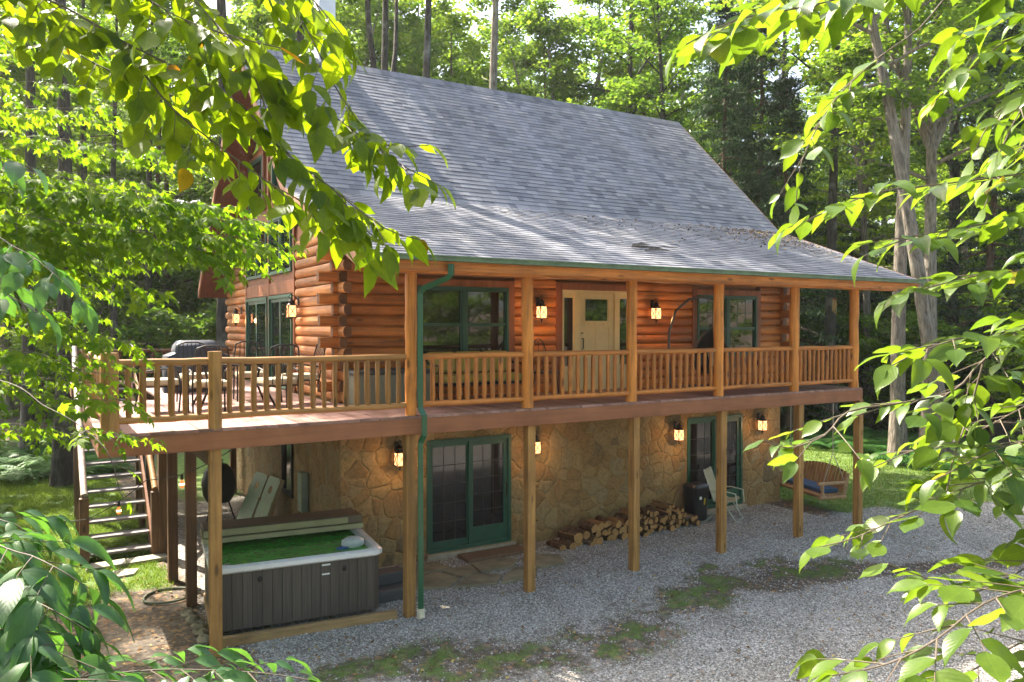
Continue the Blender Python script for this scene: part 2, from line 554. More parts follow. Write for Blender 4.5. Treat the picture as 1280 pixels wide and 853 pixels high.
def m_ground():
    m = NM('ground_cover')
    v = m.coord()
    at_ = m.n('ShaderNodeVertexColor'); at_.layer_name = 'cover'
    sep = m.n('ShaderNodeSeparateColor'); m.l(at_.outputs[0], sep.inputs[0])
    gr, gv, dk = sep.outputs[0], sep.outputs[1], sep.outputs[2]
    # gravel
    cell = m.voro(v, 36, 'F1', 'Color'); cs = m.n('ShaderNodeSeparateColor'); m.l(cell, cs.inputs[0])
    cd = m.voro(v, 36)
    gcol = m.ramp(cs.outputs[0], [(0.0, (0.20, 0.186, 0.165)), (0.4, (0.36, 0.342, 0.31)), (0.8, (0.50, 0.478, 0.445)), (1.0, (0.64, 0.62, 0.58))])
    gcol = m.mix(gcol, (0.10, 0.095, 0.09), m.ramp(cd, [(0.35, (0, 0, 0)), (0.75, (0.65, 0.65, 0.65))]))
    n2 = m.noise(v, 1.1, 5)
    gcol = m.mix(gcol, m.ramp(n2, [(0.3, (0.6, 0.56, 0.5)), (0.68, (1.12, 1.11, 1.1))]), 0.8, 'MULTIPLY')
    # soil and leaf litter
    n3 = m.noise(v, 9, 6, 0.7)
    scol = m.ramp(n3, [(0.25, (0.035, 0.024, 0.016)), (0.5, (0.10, 0.082, 0.063)), (0.75, (0.22, 0.185, 0.15))])
    lit = m.voro(v, 16, 'F1', 'Color'); ls = m.n('ShaderNodeSeparateColor'); m.l(lit, ls.inputs[0])
    scol = m.mix(scol, (0.26, 0.165, 0.09), m.ramp(ls.outputs[0], [(0.8, (0, 0, 0)), (0.85, (0.8, 0.8, 0.8))]))
    # turf
    n4 = m.noise(v, 5, 6, 0.7)
    tcol = m.ramp(n4, [(0.25, (0.04, 0.075, 0.018)), (0.5, (0.10, 0.16, 0.036)), (0.75, (0.20, 0.225, 0.075))])
    edge = m.noise(v, 7, 5, 0.7)
    def soft(x, lo=0.25):
        return m.ramp(m.math('ADD', x, m.math('MULTIPLY', m.math('SUBTRACT', edge, 0.5), 0.9)), [(0.38, (0, 0, 0)), (0.62, (1, 1, 1))])
    col = m.mix(scol, gcol, soft(gv))
    col = m.mix(col, tcol, soft(gr))
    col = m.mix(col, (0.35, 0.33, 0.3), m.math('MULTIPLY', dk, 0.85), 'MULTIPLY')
    h = m.math('SUBTRACT', m.math('MULTIPLY', n3, 0.6), m.math('MULTIPLY', cd, gv))
    return m.done(m.principled(col, 0.9, spec=0.2, normal=m.bump(h, 0.7, 0.02)))


# ------------------------------------------------------------------ the ground
def terrain(x, y):
    x = np.asarray(x, dtype=float); y = np.asarray(y, dtype=float)
    r = np.sqrt(((x - 4) / 24) ** 2 + ((y + 1) / 21) ** 2)
    e = np.maximum(0, r - 1)
    return 1.5 * np.minimum(e, 3.5) ** 1.2 * (0.75 + 0.5 * vnoise(x, y, 0.06)) + np.minimum(e * 2, 1) * 0.5 * (fbm(x, y, 0.15) - 0.5)


STRIP = [(-1.4, -1.25), (0.1, -1.75), (1.2, -2.25), (2.6, -2.15), (4.1, -1.3), (5.6, -0.9), (6.6, -1.15), (7.4, -1.7)]
DIRT = [(5.4, -1.5), (7.4, -1.9), (9.0, -2.6), (11.0, -3.3), (14, -4.5)]


def seg_dist(x, y, pl):
    d = np.full(np.shape(x), 1e9)
    for (ax, ay), (bx, by) in zip(pl, pl[1:]):
        L2 = (bx - ax) ** 2 + (by - ay) ** 2
        t = np.clip(((x - ax) * (bx - ax) + (y - ay) * (by - ay)) / L2, 0, 1)
        d = np.minimum(d, np.hypot(x - ax - t * (bx - ax), y - ay - t * (by - ay)))
    return d


def sstep(a, b, x):
    t = np.clip((x - a) / (b - a), 0, 1); return t * t * (3 - 2 * t)


def cover(x, y):
    """weights of turf, gravel and darker ground (below the deck, along the dirt strip) at a place"""
    n1 = fbm(x, y, 0.9, 3.1); n2 = fbm(x, y, 2.3, 9.4)
    wob = (n1 - 0.5) * 1.6
    # gravel drive in front and round to the east
    gv = sstep(-2.7, -2.1, x + wob * 0.5) * sstep(2.9, 2.3, y + wob * 0.3)
    gv = gv * np.where(x > 10.3, sstep(1.2, 0.2, y + 0.13 * (x - 11) + wob * 0.7), 1.0)
    gv = np.maximum(gv, 0.75 * sstep(-2.9, -2.4, x) * sstep(0.1, -0.1, x) * sstep(0, 0.5, y) * sstep(11, 9, y))
    gv = gv * sstep(-16, -14, y + wob) * sstep(40, 36, x)
    st = sstep(1.5, 0.1, seg_dist(x, y, STRIP) + wob * 0.5)
    dt = sstep(1.0, 0.2, seg_dist(x, y, DIRT) + wob * 0.5)
    gr = np.zeros(np.shape(x))
    lawnL = sstep(-2.5, -3.1, x + wob * 0.4) * sstep(2.6, 3.6, y + wob)
    lawnL = np.maximum(lawnL, sstep(9.0, 11, y + wob) * sstep(-2.5, -1, x))
    lawnL = np.maximum(lawnL, sstep(-4.2, -5.2, x + wob))
    lawnR = sstep(10.7, 11.2, x) * sstep(0.1, 0.9, y + 0.13 * (x - 11) + wob * 0.7)
    gr = np.maximum(lawnL, lawnR) * (0.6 + 0.55 * n1)
    n4 = fbm(x, y, 5.0, 4.4)
    gr = np.maximum(gr, st * np.clip(0.34 + 1.3 * (n2 - 0.45) + 1.6 * (n4 - .5), 0, 0.58))
    r = np.sqrt(((x - 4) / 24) ** 2 + ((y + 1) / 21) ** 2)
    gr = gr * sstep(1.05, 0.8, r + wob * 0.05)
    gv = gv * (1 - np.clip(np.maximum(st * 0.85, dt) * 0.85, 0, 1) * np.clip(n2 * 1.2 + n4 * .7, 0, 1))
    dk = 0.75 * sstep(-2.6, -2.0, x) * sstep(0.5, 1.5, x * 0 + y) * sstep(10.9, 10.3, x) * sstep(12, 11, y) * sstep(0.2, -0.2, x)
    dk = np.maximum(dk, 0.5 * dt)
    return gr, gv, dk


def axis_steps(lo, hi, a, b, fine, growth=1.22):
    mid = list(np.arange(a, b + 1e-6, fine))
    s = fine; p = a; left = []
    while p > lo:
        s *= growth; p -= s; left.append(p)
    s = fine; p = b; right = []
    while p < hi:
        s *= growth; p += s; right.append(p)
    return np.array(left[::-1] + mid + right)


xs = axis_steps(-900, 900, -14, 26, 0.16)
ys = axis_steps(-900, 900, -9, 20, 0.16)
X, Y = np.meshgrid(xs, ys)
Z = terrain(X, Y) + 0.05 * (fbm(X, Y, 0.6, 7) - 0.5) * sstep(40, 20, np.hypot(X, Y)) * np.where((np.abs(X - 5) < 7) & (Y > -0.8), 0.3, 1.0)
nx, ny = len(xs), len(ys)
idx = np.arange(nx * ny).reshape(ny, nx)
FQ = np.stack([idx[:-1, :-1], idx[:-1, 1:], idx[1:, 1:], idx[1:, :-1]], -1).reshape(-1, 4)
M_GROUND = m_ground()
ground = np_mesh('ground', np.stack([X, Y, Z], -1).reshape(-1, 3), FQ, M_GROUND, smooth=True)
tag(ground, kind='structure')
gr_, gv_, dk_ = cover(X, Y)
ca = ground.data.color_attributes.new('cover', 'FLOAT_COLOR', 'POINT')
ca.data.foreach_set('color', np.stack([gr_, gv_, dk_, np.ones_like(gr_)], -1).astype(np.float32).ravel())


def gz(x, y):
    return float(terrain(x, y) + 0.05 * (fbm(x, y, 0.6, 7) - 0.5) * (0.3 if (abs(x - 5) < 7 and y > -0.8) else 1.0))

# ------------------------------------------------------------------ the cabin
WX0, WX1, WY0, WY1 = -0.25, 10.75, 2.5, 11.5
house = thing('log_cabin', 'two-storey orange log cabin with stone lower floor and steep grey shingle roof', 'cabin', (0, 0, 0))


class Face:
    """flat boxes on a wall: u along the wall, z up, d outward"""
    def __init__(s, axis, plane): s.axis = axis; s.plane = plane

    def box(s, mb, u0, u1, z0, z1, d0, d1, m=0):
        if s.axis == 'front': mb.box((u0, s.plane - d1, z0), (u1, s.plane - d0, z1), m)
        else: mb.box((s.plane - d1, u0, z0), (s.plane - d0, u1, z1), m)

    def frame(s, mb, u0, u1, z0, z1, wd, d0, d1, m=0, bottom=None):
        b = wd if bottom is None else bottom
        s.box(mb, u0, u0 + wd, z0, z1, d0, d1, m); s.box(mb, u1 - wd, u1, z0, z1, d0, d1, m)
        s.box(mb, u0 + wd, u1 - wd, z1 - wd, z1, d0, d1, m)
        if b > 0: s.box(mb, u0 + wd, u1 - wd, z0, z0 + b, d0, d1, m)


FR = Face('front', WY0)
GA = Face('gable', WX0)


def log_profile(half, bulge, back):
    pts = []
    for i in range(7):
        a = -math.pi / 2 + math.pi * i / 6
        pts.append((bulge * math.cos(a) ** 0.8 if math.cos(a) > 0 else 0, half * math.sin(a)))
    return pts + [(-back, half), (-back, -half)]


def log_wall(name, axis, plane, u0, u1, z0, z1, openings, ext, parity, mats, sgn=1):
    mb = MB(); h = 0.186; n = int(round((z1 - z0) / h))
    for i in range(n):
        zc = z0 + h * (i + 0.5) + (0.0 if parity == 0 else 0.0)
        e = ext if i % 2 == parity else 0.12
        segs = [(u0 - e - rng.uniform(0, 0.03), u1 + e + rng.uniform(0, .03))]
        for (a, b, c, d) in openings:
            if zc + h * 0.3 > c and zc - h * 0.3 < d:
                new = []
                for s0, s1 in segs:
                    if b <= s0 or a >= s1: new.append((s0, s1)); continue
                    if a > s0: new.append((s0, a))
                    if b < s1: new.append((b, s1))
                segs = new
        pr = log_profile(h * 0.497, 0.062 + rng.uniform(-0.006, 0.006), 0.08)
        for s0, s1 in segs:
            if axis == 'x':
                mb.prism([(plane - sgn * d, zc + z) for d, z in pr], 'x', s0, s1, 0, 1)
            else:
                mb.prism([(plane - sgn * d, zc + z) for d, z in pr], 'y', s0, s1, 0, 1)
    # the end grain only where a log really ends at a corner
    return mb.build(name, mats, house)


DZ = 2.95
log_wall('log_wall', 'x', WY0, WX0, WX1, DZ, 5.93, [(1.0, 3.2, 3.42, 5.1), (4.15, 6.2, DZ, 5.12), (7.8, 9.98, 3.45, 5.1)], 0.36, 1, [M_LOGX, M_LOGEND])
log_wall('log_wall', 'y', WX0, WY0, WY1, DZ, 5.93, [(5.02, 9.38, DZ, 6.9)], 0.36, 0, [M_LOGY, M_LOGEND])
log_wall('log_wall', 'y', WX1, WY0, WY1, DZ, 5.93, [], 0.36, 0, [M_LOGY, M_LOGEND], -1)
mb = MB(); mb.box((WX0 + 0.09, WY0 + 0.09, 2.72), (WX1 - 0.09, WY1, 5.9)); mb.build('inner_wall', M_CEIL, house)

# stone lower storey with door recesses
def stone_wall(face, u0, u1, z0, z1, holes, th=0.3):
    mb = MB()
    us = sorted({u0, u1, *[h[0] for h in holes], *[h[1] for h in holes]})
    for a, b in zip(us, us[1:]):
        h = [q for q in holes if q[0] <= a + 1e-6 and q[1] >= b - 1e-6]
        if not h: face.box(mb, a, b, z0, z1, -th, 0.0)
        else:
            if h[0][2] > z0 + .02: face.box(mb, a, b, z0, h[0][2], -th, 0.0)
            face.box(mb, a, b, h[0][3], z1, -th, 0.0)
    return mb.build('stone_wall', M_STONE, house)


S1 = (1.36, 3.14, 0.1, 2.17)
S2 = (7.72, 9.45, 0.1, 2.2)
stone_wall(FR, WX0, WX1, -0.1, 2.94, [S1, S2])
stone_wall(GA, WY0 + 0.3, WY1, -0.1, 2.94, [(5.42, 6.3, 0.7, 1.95)])
mb = MB(); mb.box((WX1 - 0.3, WY0 + .3, -.1), (WX1, WY1, 2.94)); mb.box((WX0 + .3, WY1 - .3, -.1), (WX1 - .3, WY1, 2.94)); mb.build('stone_wall', M_STONE, house)
mb = MB(); mb.box((WX0 + 0.31, WY0 + 0.28, -0.05), (WX1 - 0.31, WY0 + 0.31, 2.9)); mb.box((WX0 + .28, 5, .3), (WX0 + .31, 7, 2.5))
mb.build('inner_wall', plain('dark_interior', (0.02, 0.017, 0.014), 0.8), house)


def muntins(face, mb, u0, u1, z0, z1, nu, nz, d, m=0, t=0.008):
    for i in range(1, nu):
        u = u0 + (u1 - u0) * i / nu; face.box(mb, u - t, u + t, z0, z1, d, d + 0.004, m)
    for i in range(1, nz):
        z = z0 + (z1 - z0) * i / nz; face.box(mb, u0, u1, z - t, z + t, d, d + 0.0035, m)


# lower sliding doors
def slider(S, d_in, label):
    u0, u1, z0, z1 = S; um = (u0 + u1) / 2 - 0.02
    mb = MB(); FR.frame(mb, u0, u1, z0, z1, 0.07, -0.1, 0.03)
    d = mb.build('sliding_door', M_GREEN, house, bevel=0.006, label=label)
    mb = MB(); FR.frame(mb, u0 + 0.07, um + 0.05, z0 + .07, z1 - .07, 0.075, -0.085, -0.045, bottom=.11); f = mb.build('sash', M_GREEN, d, bevel=0.004)
    mb = MB(); FR.frame(mb, um, u1 - 0.07, z0 + .07, z1 - .07, 0.09, -0.04, 0.0, bottom=.30); g = mb.build('sash', M_GREEN, d, bevel=0.004)
    for a, b, c, e, dd in ((u0 + .145, um - .025, z0 + .18, z1 - .145, -0.07), (um + .09, u1 - .16, z0 + .37, z1 - .16, -0.025)):
        mb = MB(); FR.box(mb, a, b, c, e, dd - .008, dd); mb.build('pane', M_GLASS2, d)
        mb = MB(); muntins(FR, mb, a, b, c, e, 3, 5, dd + 0.001, 0, 0.006); mb.build('pane_grid', plain('grid_grey', (0.035, .034, .034), 0.5), d)
    mb = MB(); mb.tube([Vector((u1 - .115, WY0 - .005, 1.0)), Vector((u1 - .115, WY0 - .05, 1.03)), Vector((u1 - .115, WY0 - .05, 1.22)), Vector((u1 - .115, WY0 - .005, 1.25))], 0.012, 6); mb.build('handle', M_BRONZE, d, True)
    mb = MB(); FR.box(mb, u0 - .05, u1 + .05, z0 - .12, z0 - .003, -.2, .12); mb.build('sill', M_CONC, d, bevel=.01)
    return d


slider(S1, 0, None)
slider(S2, 0, None)

# upper front windows
def window(face, u0, u1, z0, z1, cols, mid, name='window', trim=0.13, base=0.07, grid=None, matf=None):
    matf = matf or M_GREEN
    mb = MB(); face.frame(mb, u0, u1, z0, z1, 0.055, -0.02, base + 0.025)
    cw = (u1 - u0) / cols
    for i in range(1, cols): face.box(mb, u0 + cw * i - .045, u0 + cw * i + .045, z0 + .055, z1 - .055, -.02, base + .02)
    o = mb.build(name, matf, house, bevel=.005)
    if trim:
        mb = MB(); face.frame(mb, u0 - trim, u1 + trim, z0 - trim, z1 + trim, trim - .002, -.02, base + .012); mb.build('trim', M_TRIM, o, bevel=.006)
    for i in range(cols):
        a = u0 + cw * i + .05; b = u0 + cw * (i + 1) - .05
        mb = MB(); face.box(mb, a, b, z0 + .05, z1 - .05, -.018, base - .03); mb.build('pane', M_GLASS, o)
        mb = MB()
        face.frame(mb, a, b, z0 + .052, z1 - .052, .028, base - .03, base + .004)
        if mid: face.box(mb, a + .028, b - .028, mid - .03, mid + .03, base - .03, base + .008)
        mb.build('sash', matf, o)
        if grid:
            mb = MB(); muntins(face, mb, a + .028, b - .028, (mid or z0) + .03, z1 - .08, grid[0], grid[1], base - .0295, 0, .007); mb.build('grid', matf, o)
    return o


window(FR, 1.15, 3.05, 3.55, 4.98, 2, 4.28)
window(FR, 7.93, 9.84, 3.58, 4.95, 2, 4.2, grid=(3, 2))

# front door in its brown surround
mb = MB(); FR.frame(mb, 4.15, 6.2, DZ, 5.12, 0.14, -.05, .085, bottom=0); door = mb.build('front_door', M_TRIM, house, bevel=.006)
mb = MB(); FR.frame(mb, 4.29, 6.06, DZ, 4.98, .05, -.04, .06, bottom=.03)
for u in (4.60, 5.62): FR.box(mb, u, u + .13, DZ + .03, 4.93, -.04, .065)
mb.build('door_frame', M_CREAM, door, bevel=.004)
mb = MB(); FR.box(mb, 4.735, 5.615, DZ + .03, 4.925, -.03, .02)
FR.frame(mb, 4.735, 5.615, DZ + .03, 4.925, .12, .02, .035, bottom=.22)
FR.box(mb, 4.855, 5.495, 4.23, 4.33, .02, .045); FR.box(mb, 5.16, 5.19, DZ + .25, 4.23, .02, .034)
dl = mb.build('door_leaf', M_CREAM, door, bevel=.004)
mb = MB(); FR.box(mb, 4.90, 5.45, 4.36, 4.80, .02, .03); mb.build('pane', M_GLASS, door)
for a, b in ((4.37, 4.57), (5.78, 5.98)):
    mb = MB(); FR.box(mb, a - .03, b + .03, DZ + .03, 4.93, -.03, .03); mb.build('side_light', M_CREAM, door)
    mb = MB(); FR.box(mb, a, b, DZ + .5, 4.82, .03, .036); mb.build('pane', M_GLASS, door)
mb = MB()
for u in (4.98, 5.17, 5.36): FR.box(mb, u - .03, u + .03, 4.26, 4.31, .045, .06)
mb.build('dentil_shelf', M_CREAM, door)
mb = MB(); mb.tube([(4.80, WY0 - .03, 4.0), (4.80, WY0 - .09, 4.0), (4.80, WY0 - .09, 3.8), (4.80, WY0 - .03, 3.78)], .013, 6); mb.lathe([(.0, 0), (.03, .0), (.03, .02), (0, .02)], 10, 0, (4.80, WY0 - .04, 4.1)); mb.build('handle', M_BRONZE, door, True)

# gable: board panel with doors and windows
mb = MB(); GA.box(mb, 5.05, 9.35, DZ, 5.93, -.05, .03); mb.build('board_panel', M_SID, house)
prof = lambda y: (6.66 + .965 * (y - 3.3)) if 3.3 <= y <= 7 else (10.23 - 1.006 * (y - 7) if y > 7 else 6.66 + .379 * (y - 3.3))
for xw in (WX0 + .02, WX1 - .02):
    mb = MB(); mb.prism([(WY0, 5.9), (WY1, 5.9), (WY1 - .02, prof(WY1) - .3), (7, 9.9), (3.4, 6.4), (WY0, prof(WY0) - .3)], 'x', xw - .04, xw + .04); mb.build('gable_siding', M_SID, house)
mb = MB()
for u in (5.05, 7.06, 9.27): GA.box(mb, u, u + .11, DZ, 8.2 if u < 9 else 7.6, .03, .075)
GA.box(mb, 5.16, 7.06, 4.92, 5.18, .03, .065); GA.box(mb, 7.17, 9.27, 4.92, 5.18, .03, .065)
mb.build('gable_trim', M_TRIM, house, bevel=.006)
for u0, u1 in ((5.18, 7.04), (7.19, 9.25)):
    mb = MB(); GA.frame(mb, u0, u1, DZ + .01, 4.9, .07, .03, .10)
    d = mb.build('sliding_door', M_GREEN, house, bevel=.005)
    um = (u0 + u1) / 2
    for a, b, dd in ((u0 + .07, um + .04, .06), (um - .04, u1 - .07, .035)):
        mb = MB(); GA.frame(mb, a, b, DZ + .08, 4.83, .07, dd - .02, dd + .02, bottom=.12); mb.build('sash', M_GREEN, d)
        mb = MB(); GA.box(mb, a + .07, b - .07, DZ + .2, 4.76, dd - .01, dd + .005); mb.build('pane', M_GLASS, d)
for u0, u1 in ((5.25, 7.0), (7.25, 9.2)):
    window(GA, u0, u1, 5.35, 6.55, 2, None, trim=0, base=.07)
    window(GA, u0 + .3, u1 - .3, 6.95, 8.1, 1, None, trim=0.09, base=.07)
window(GA, 5.47, 6.25, 0.75, 1.9, 1, None, trim=0, base=0.01, matf=M_BLACK)

# roof
XR0, XR1 = -0.95, 11.6
EAVE, BREAK, RIDGE, REAR = (-0.45, 5.24), (3.3, 6.66), (7.0, 10.23), (12.0, 5.2)
mb = MB()
mb.prism([EAVE, BREAK, RIDGE, REAR, (12.0, 5.02), (7.0, 10.0), (3.38, 6.46), (-0.45, 5.08)], 'x', XR0, XR1)
roof = mb.build('roof', M_SOFF, house)
mb = MB()
def shingles(A, B, sgn):
    (ya, za), (yb, zb) = A, B
    L = math.hypot(yb - ya, zb - za); n = int(L / 0.142); e = L / n
    dy, dz = (yb - ya) / L, (zb - za) / L; ny_, nz_ = (-dz, dy) if dy > 0 else (dz, -dy)
    for i in range(n):
        x = XR0 - 0.015; s0 = i * e - (0.02 if i == 0 else 0); s1 = (i + 1.05) * e if i < n - 1 else L
        while x < XR1:
            wd = rng.uniform(.13, .34); x2 = min(XR1 + .015, x + wd)
            t = .010 + rng.choice((0, 0, .003)) + rng.uniform(0, .003)
            p = [(ya + dy * s + ny_ * h, za + dz * s + nz_ * h) for s, h in ((s0, .001), (s0, t), (s1, .004))]
            b = len(mb.v)
            mb.v += [(x, *p[0]), (x2, *p[0]), (x, *p[1]), (x2, *p[1]), (x, *p[2]), (x2, *p[2])]
            mb.f += [(b, b + 1, b + 3, b + 2), (b + 2, b + 3, b + 5, b + 4)]; mb.m += [0, 0]
            x = x2
shingles(EAVE, BREAK, 1); shingles(BREAK, RIDGE, 1); shingles(REAR, RIDGE, -1)
mb.build('shingles', M_SHIN, roof, fixn=False)
mb = MB()
x = XR0
while x < XR1 - .02:
    x2 = min(x + .2, XR1)
    mb.prism([(6.84, 10.10), (7.0, 10.27), (7.16, 10.10), (7.16, 10.085), (7.0, 10.25), (6.84, 10.085)], 'x', x + .004, x2 + .03 if x2 < XR1 else x2); x = x2
mb.build('ridge_cap', M_SHIN, roof)
for xa, xb in ((XR0 - .035, XR0 - .002), (XR1 + .002, XR1 + .035)):
    mb = MB()
    for (p, q) in ((EAVE, BREAK), (BREAK, RIDGE), (RIDGE, REAR)):
        mb.prism([(p[0], p[1] + .01), (q[0], q[1] + .01), (q[0], q[1] - .2), (p[0], p[1] - .2)], 'x', xa, xb)
    mb.build('rake_board', M_FASCY, roof)
mb = MB()
mb.box((XR0 - .05, -.58, 5.165), (XR1 + .05, -.455, 5.18)); mb.box((XR0 - .05, -.595, 5.165), (XR1 + .05, -.58, 5.235)); mb.box((XR0 - .05, -.61, 5.222), (XR1 + .05, -.58, 5.24))
mb.box((XR0 - .05, -.58, 5.18), (XR0 - .045, -.455, 5.235)); mb.box((XR1 + .045, -.58, 5.18), (XR1 + .05, -.455, 5.235)); 
mb.build('gutter', M_GUTTER, roof)
mb = MB(); mb.box((XR0, -.455, 5.03), (XR1, -.449, 5.235)); mb.build('eave_board', M_LOGX, roof)
mb = MB()
mb.tube([(.36, -.52, 5.13), (.36, -.52, 4.99), (.33, -.48, 4.94), (.10, -.17, 4.80), (.06, -.12, 4.72), (.06, -.12, 3.12), (.06, -.13, 3.05), (.085, -.20, 2.97), (.085, -.20, 2.68), (.06, -.13, 2.58), (.06, -.12, 2.5), (.06, -.12, .12)], .056, 4)
spout = mb.build('downspout', M_SPOUT, house, bevel=.008)
mb = MB(); mb.tube([(.06, -.12, .16), (.06, -.13, .06), (.06, -.16, .015)], [.062, .062, .05], 8); mb.build('spout_tip', plain('pale_plastic', (.55, .5, .36), .5), spout)
# porch ceiling and east end board
mb = MB(); mb.prism([(-.42, 5.06), (2.45, 6.10), (2.45, 6.07), (-.42, 5.03)], 'x', XR0 + .02, XR1 - .02); mb.build('porch_ceiling', M_CEIL, house)
# chimney
mb = MB(); mb.box((.78, 6.9, 9.6), (1.16, 7.3, 13.2)); ch = mb.build('chimney', M_CHIM, house, bevel=.01)
mb = MB(); mb.box((.74, 6.86, 13.2), (1.2, 7.34, 13.27)); mb.build('chimney_cap', M_CHIM, ch)

# ------------------------------------------------------------------ deck and porch
deck = thing('porch_deck', 'raised wooden deck and porch on timber posts round two sides of the cabin', 'deck', (0, 0, 0))
mb = MB()
x = -4.06
while x < 10.3:
    x2 = min(x + .141, 10.3)
    if x2 < -2.72: rngs = [(-.05, 4.62), (9.25, 10.55)]
    elif x2 < -.32: rngs = [(-.05, 10.55)]
    else: rngs = [(-.05, WY0 - .07)]
    for a, b in rngs: mb.box((x, a + rng.uniform(-.004, .004), DZ - .035), (x2 - .006, b, DZ + rng.uniform(-.002, .002)))
    x = x2
mb.build('floor', M_DECK, deck)
mb = MB(); mb.box((-4.06, -.045, 2.68), (10.31, -.003, 2.912)); mb.build('fascia', M_FASC, deck, bevel=.005)
for a, b in (((-4.06, -.001, 2.68), (-4.02, 4.6, 2.912)), ((-4.06, 9.27, 2.68), (-4.02, 10.5, 2.912)), ((10.27, -.001, 2.68), (10.31, 2.4, 2.912))):
    mb = MB(); mb.box(a, b); mb.build('side_fascia', M_FASCY, deck, bevel=.005)
mb = MB()
for k in range(27):
    y = .3 + k * .4
    x1 = 10.26 if y < 2.4 else -.3
    x0 = -4.01 if y < 4.6 or y > 9.3 else -2.7
    mb.box((x0, y - .02, 2.69), (x1, y + .02, 2.905))
mb.box((-2.8, .25, 2.45), (-2.64, 10.4, 2.685))
for yy in (1.2, 2.35): mb.box((10.0, yy - .07, 2.5), (11.75, yy + .07, 2.66))
mb.build('joists', M_DARKP, deck)
for xp in (-2.73, 0.0, 2.05, 4.2, 6.3, 8.45, 10.35):
    mb = MB(); mb.box((-.072, -.072, -.05), (.072, .072, 2.675))
    o = mb.build('post', M_TREAT, deck, bevel=.008); o.location = (xp - (.0 if xp else .03), .085, 0); o.rotation_euler.z = rng.uniform(-.03, .03)
mb = MB(); mb.box((-.075, -.075, -.05), (.075, .075, 2.45)); pp = mb.build('post', M_DARKP, deck, bevel=.008)
for i, (px_, py_) in enumerate(((-2.70, 2.2), (-2.78, 3.55), (-2.72, 5.25), (-2.72, 7.2), (-2.72, 9.3), (-3.95, 9.4), (-.45, 10.3))):
    o = pp if i == 0 else pp.copy()
    if i: link(o); o.parent = deck
    o.location = (px_, py_, 0)


def log_tube(mb, p, q, r, n=10, seg=5, wob=.004, m=0, taper=None):
    p = Vector(p); q = Vector(q); pts = []; rs = []
    for i in range(seg + 1):
        t = i / seg
        pts.append(p.lerp(q, t) + Vector((rng.uniform(-wob, wob), rng.uniform(-wob, wob), rng.uniform(-wob, wob) if abs((q - p).z) < .3 else 0)))
        rr = r * rng.uniform(.95, 1.05)
        if taper and (i == 0 or i == seg): rr = r * taper
        rs.append(rr)
    mb.tube(pts, rs, n, m)


PX = [0.0, 2.0, 4.12, 6.2, 8.28, 10.16]
for x in PX:
    mb = MB(); log_tube(mb, (x, .07, DZ), (x, .07, 5.03), .095 if x else .085, 14, 8, .006); mb.build('log_post', M_POST, deck, True)
mb = MB(); mb.box((-.5, -.02, 5.02), (11.45, .16, 5.075)); mb.box((-.62, -.03, 5.022), (11.5, .0, 5.20)); mb.build('porch_beam', M_LOGX, deck, bevel=.01)
for x0_, x1_ in ((-2.72, None),):
    pass


def railing(p, q, n, mr, mbal, zt=3.85, zb=3.10, r=.046, rb=.037):
    p = Vector((*p, 0)); q = Vector((*q, 0)); d = (q - p); L = d.length; d.normalize()
    mb = MB()
    log_tube(mb, p + Vector((0, 0, zt - r)), q + Vector((0, 0, zt - r)), r, 10, 7, .005)
    rail = mb.build('railing', mr, deck, True)
    mb = MB(); log_tube(mb, p + Vector((0, 0, zb)), q + Vector((0, 0, zb)), r * .95, 10, 7, .005); mb.build('bottom_rail', mr, rail, True)
    for i in range(n):
        t = (i + .72) / (n + .44) * L
        c = p + d * t
        rr = rb * rng.uniform(.88, 1.1)
        mb = MB(); mb.tube([(0, 0, zb + .02), (rng.uniform(-.004, .004), 0, zb + .07), (rng.uniform(-.005, .005), rng.uniform(-.005, .005), (zt + zb) / 2), (rng.uniform(-.004, .004), 0, zt - .13), (0, 0, zt - .06)], [rr * .7, rr, rr * rng.uniform(.94, 1.06), rr, rr * .62], 9)
        o = mb.build('baluster', mbal, rail, True); o.location = c
    return rail


for a, b in zip(PX, PX[1:]):
    railing((a + .09, .07), (b - .09, .07), 12, M_RAILX, M_BAL)
railing((-2.66, .07), (-.09, .07), 16, M_RAILW, M_BALW)
railing((-3.84, .07), (-2.80, .07), 6, M_RAILW, M_BALW)
railing((-3.96, .18), (-3.96, 2.0), 9, wood('weathered_rail_side', (.26, .13, .04), 'y', .6), M_BALW)
railing((-3.96, 2.16), (-3.96, 4.5), 11, bpy.data.materials['weathered_rail_side'], M_BALW)
railing((-3.9, 10.45), (-.4, 10.45), 14, M_DARKP, M_DARKP, 3.70, 3.15)
for (x, y, r, z0, zt) in ((-3.93, .06, .10, 2.95, 3.93), (-2.73, .03, .085, 2.93, 3.93), (-3.96, 2.08, .075, DZ, 3.9), (-3.96, 4.55, .08, DZ, 3.93)):
    mb = MB(); log_tube(mb, (x, y, z0), (x, y, zt), r, 14, 4, .003); mb.build('rail_post', M_RPOST, deck, True)
for x in (-3.95, -2.7, -1.5):
    mb = MB(); mb.box((x - .06, 10.38, DZ), (x + .06, 10.5, 3.78)); mb.build('rail_post', M_DARKP, deck, bevel=.006)

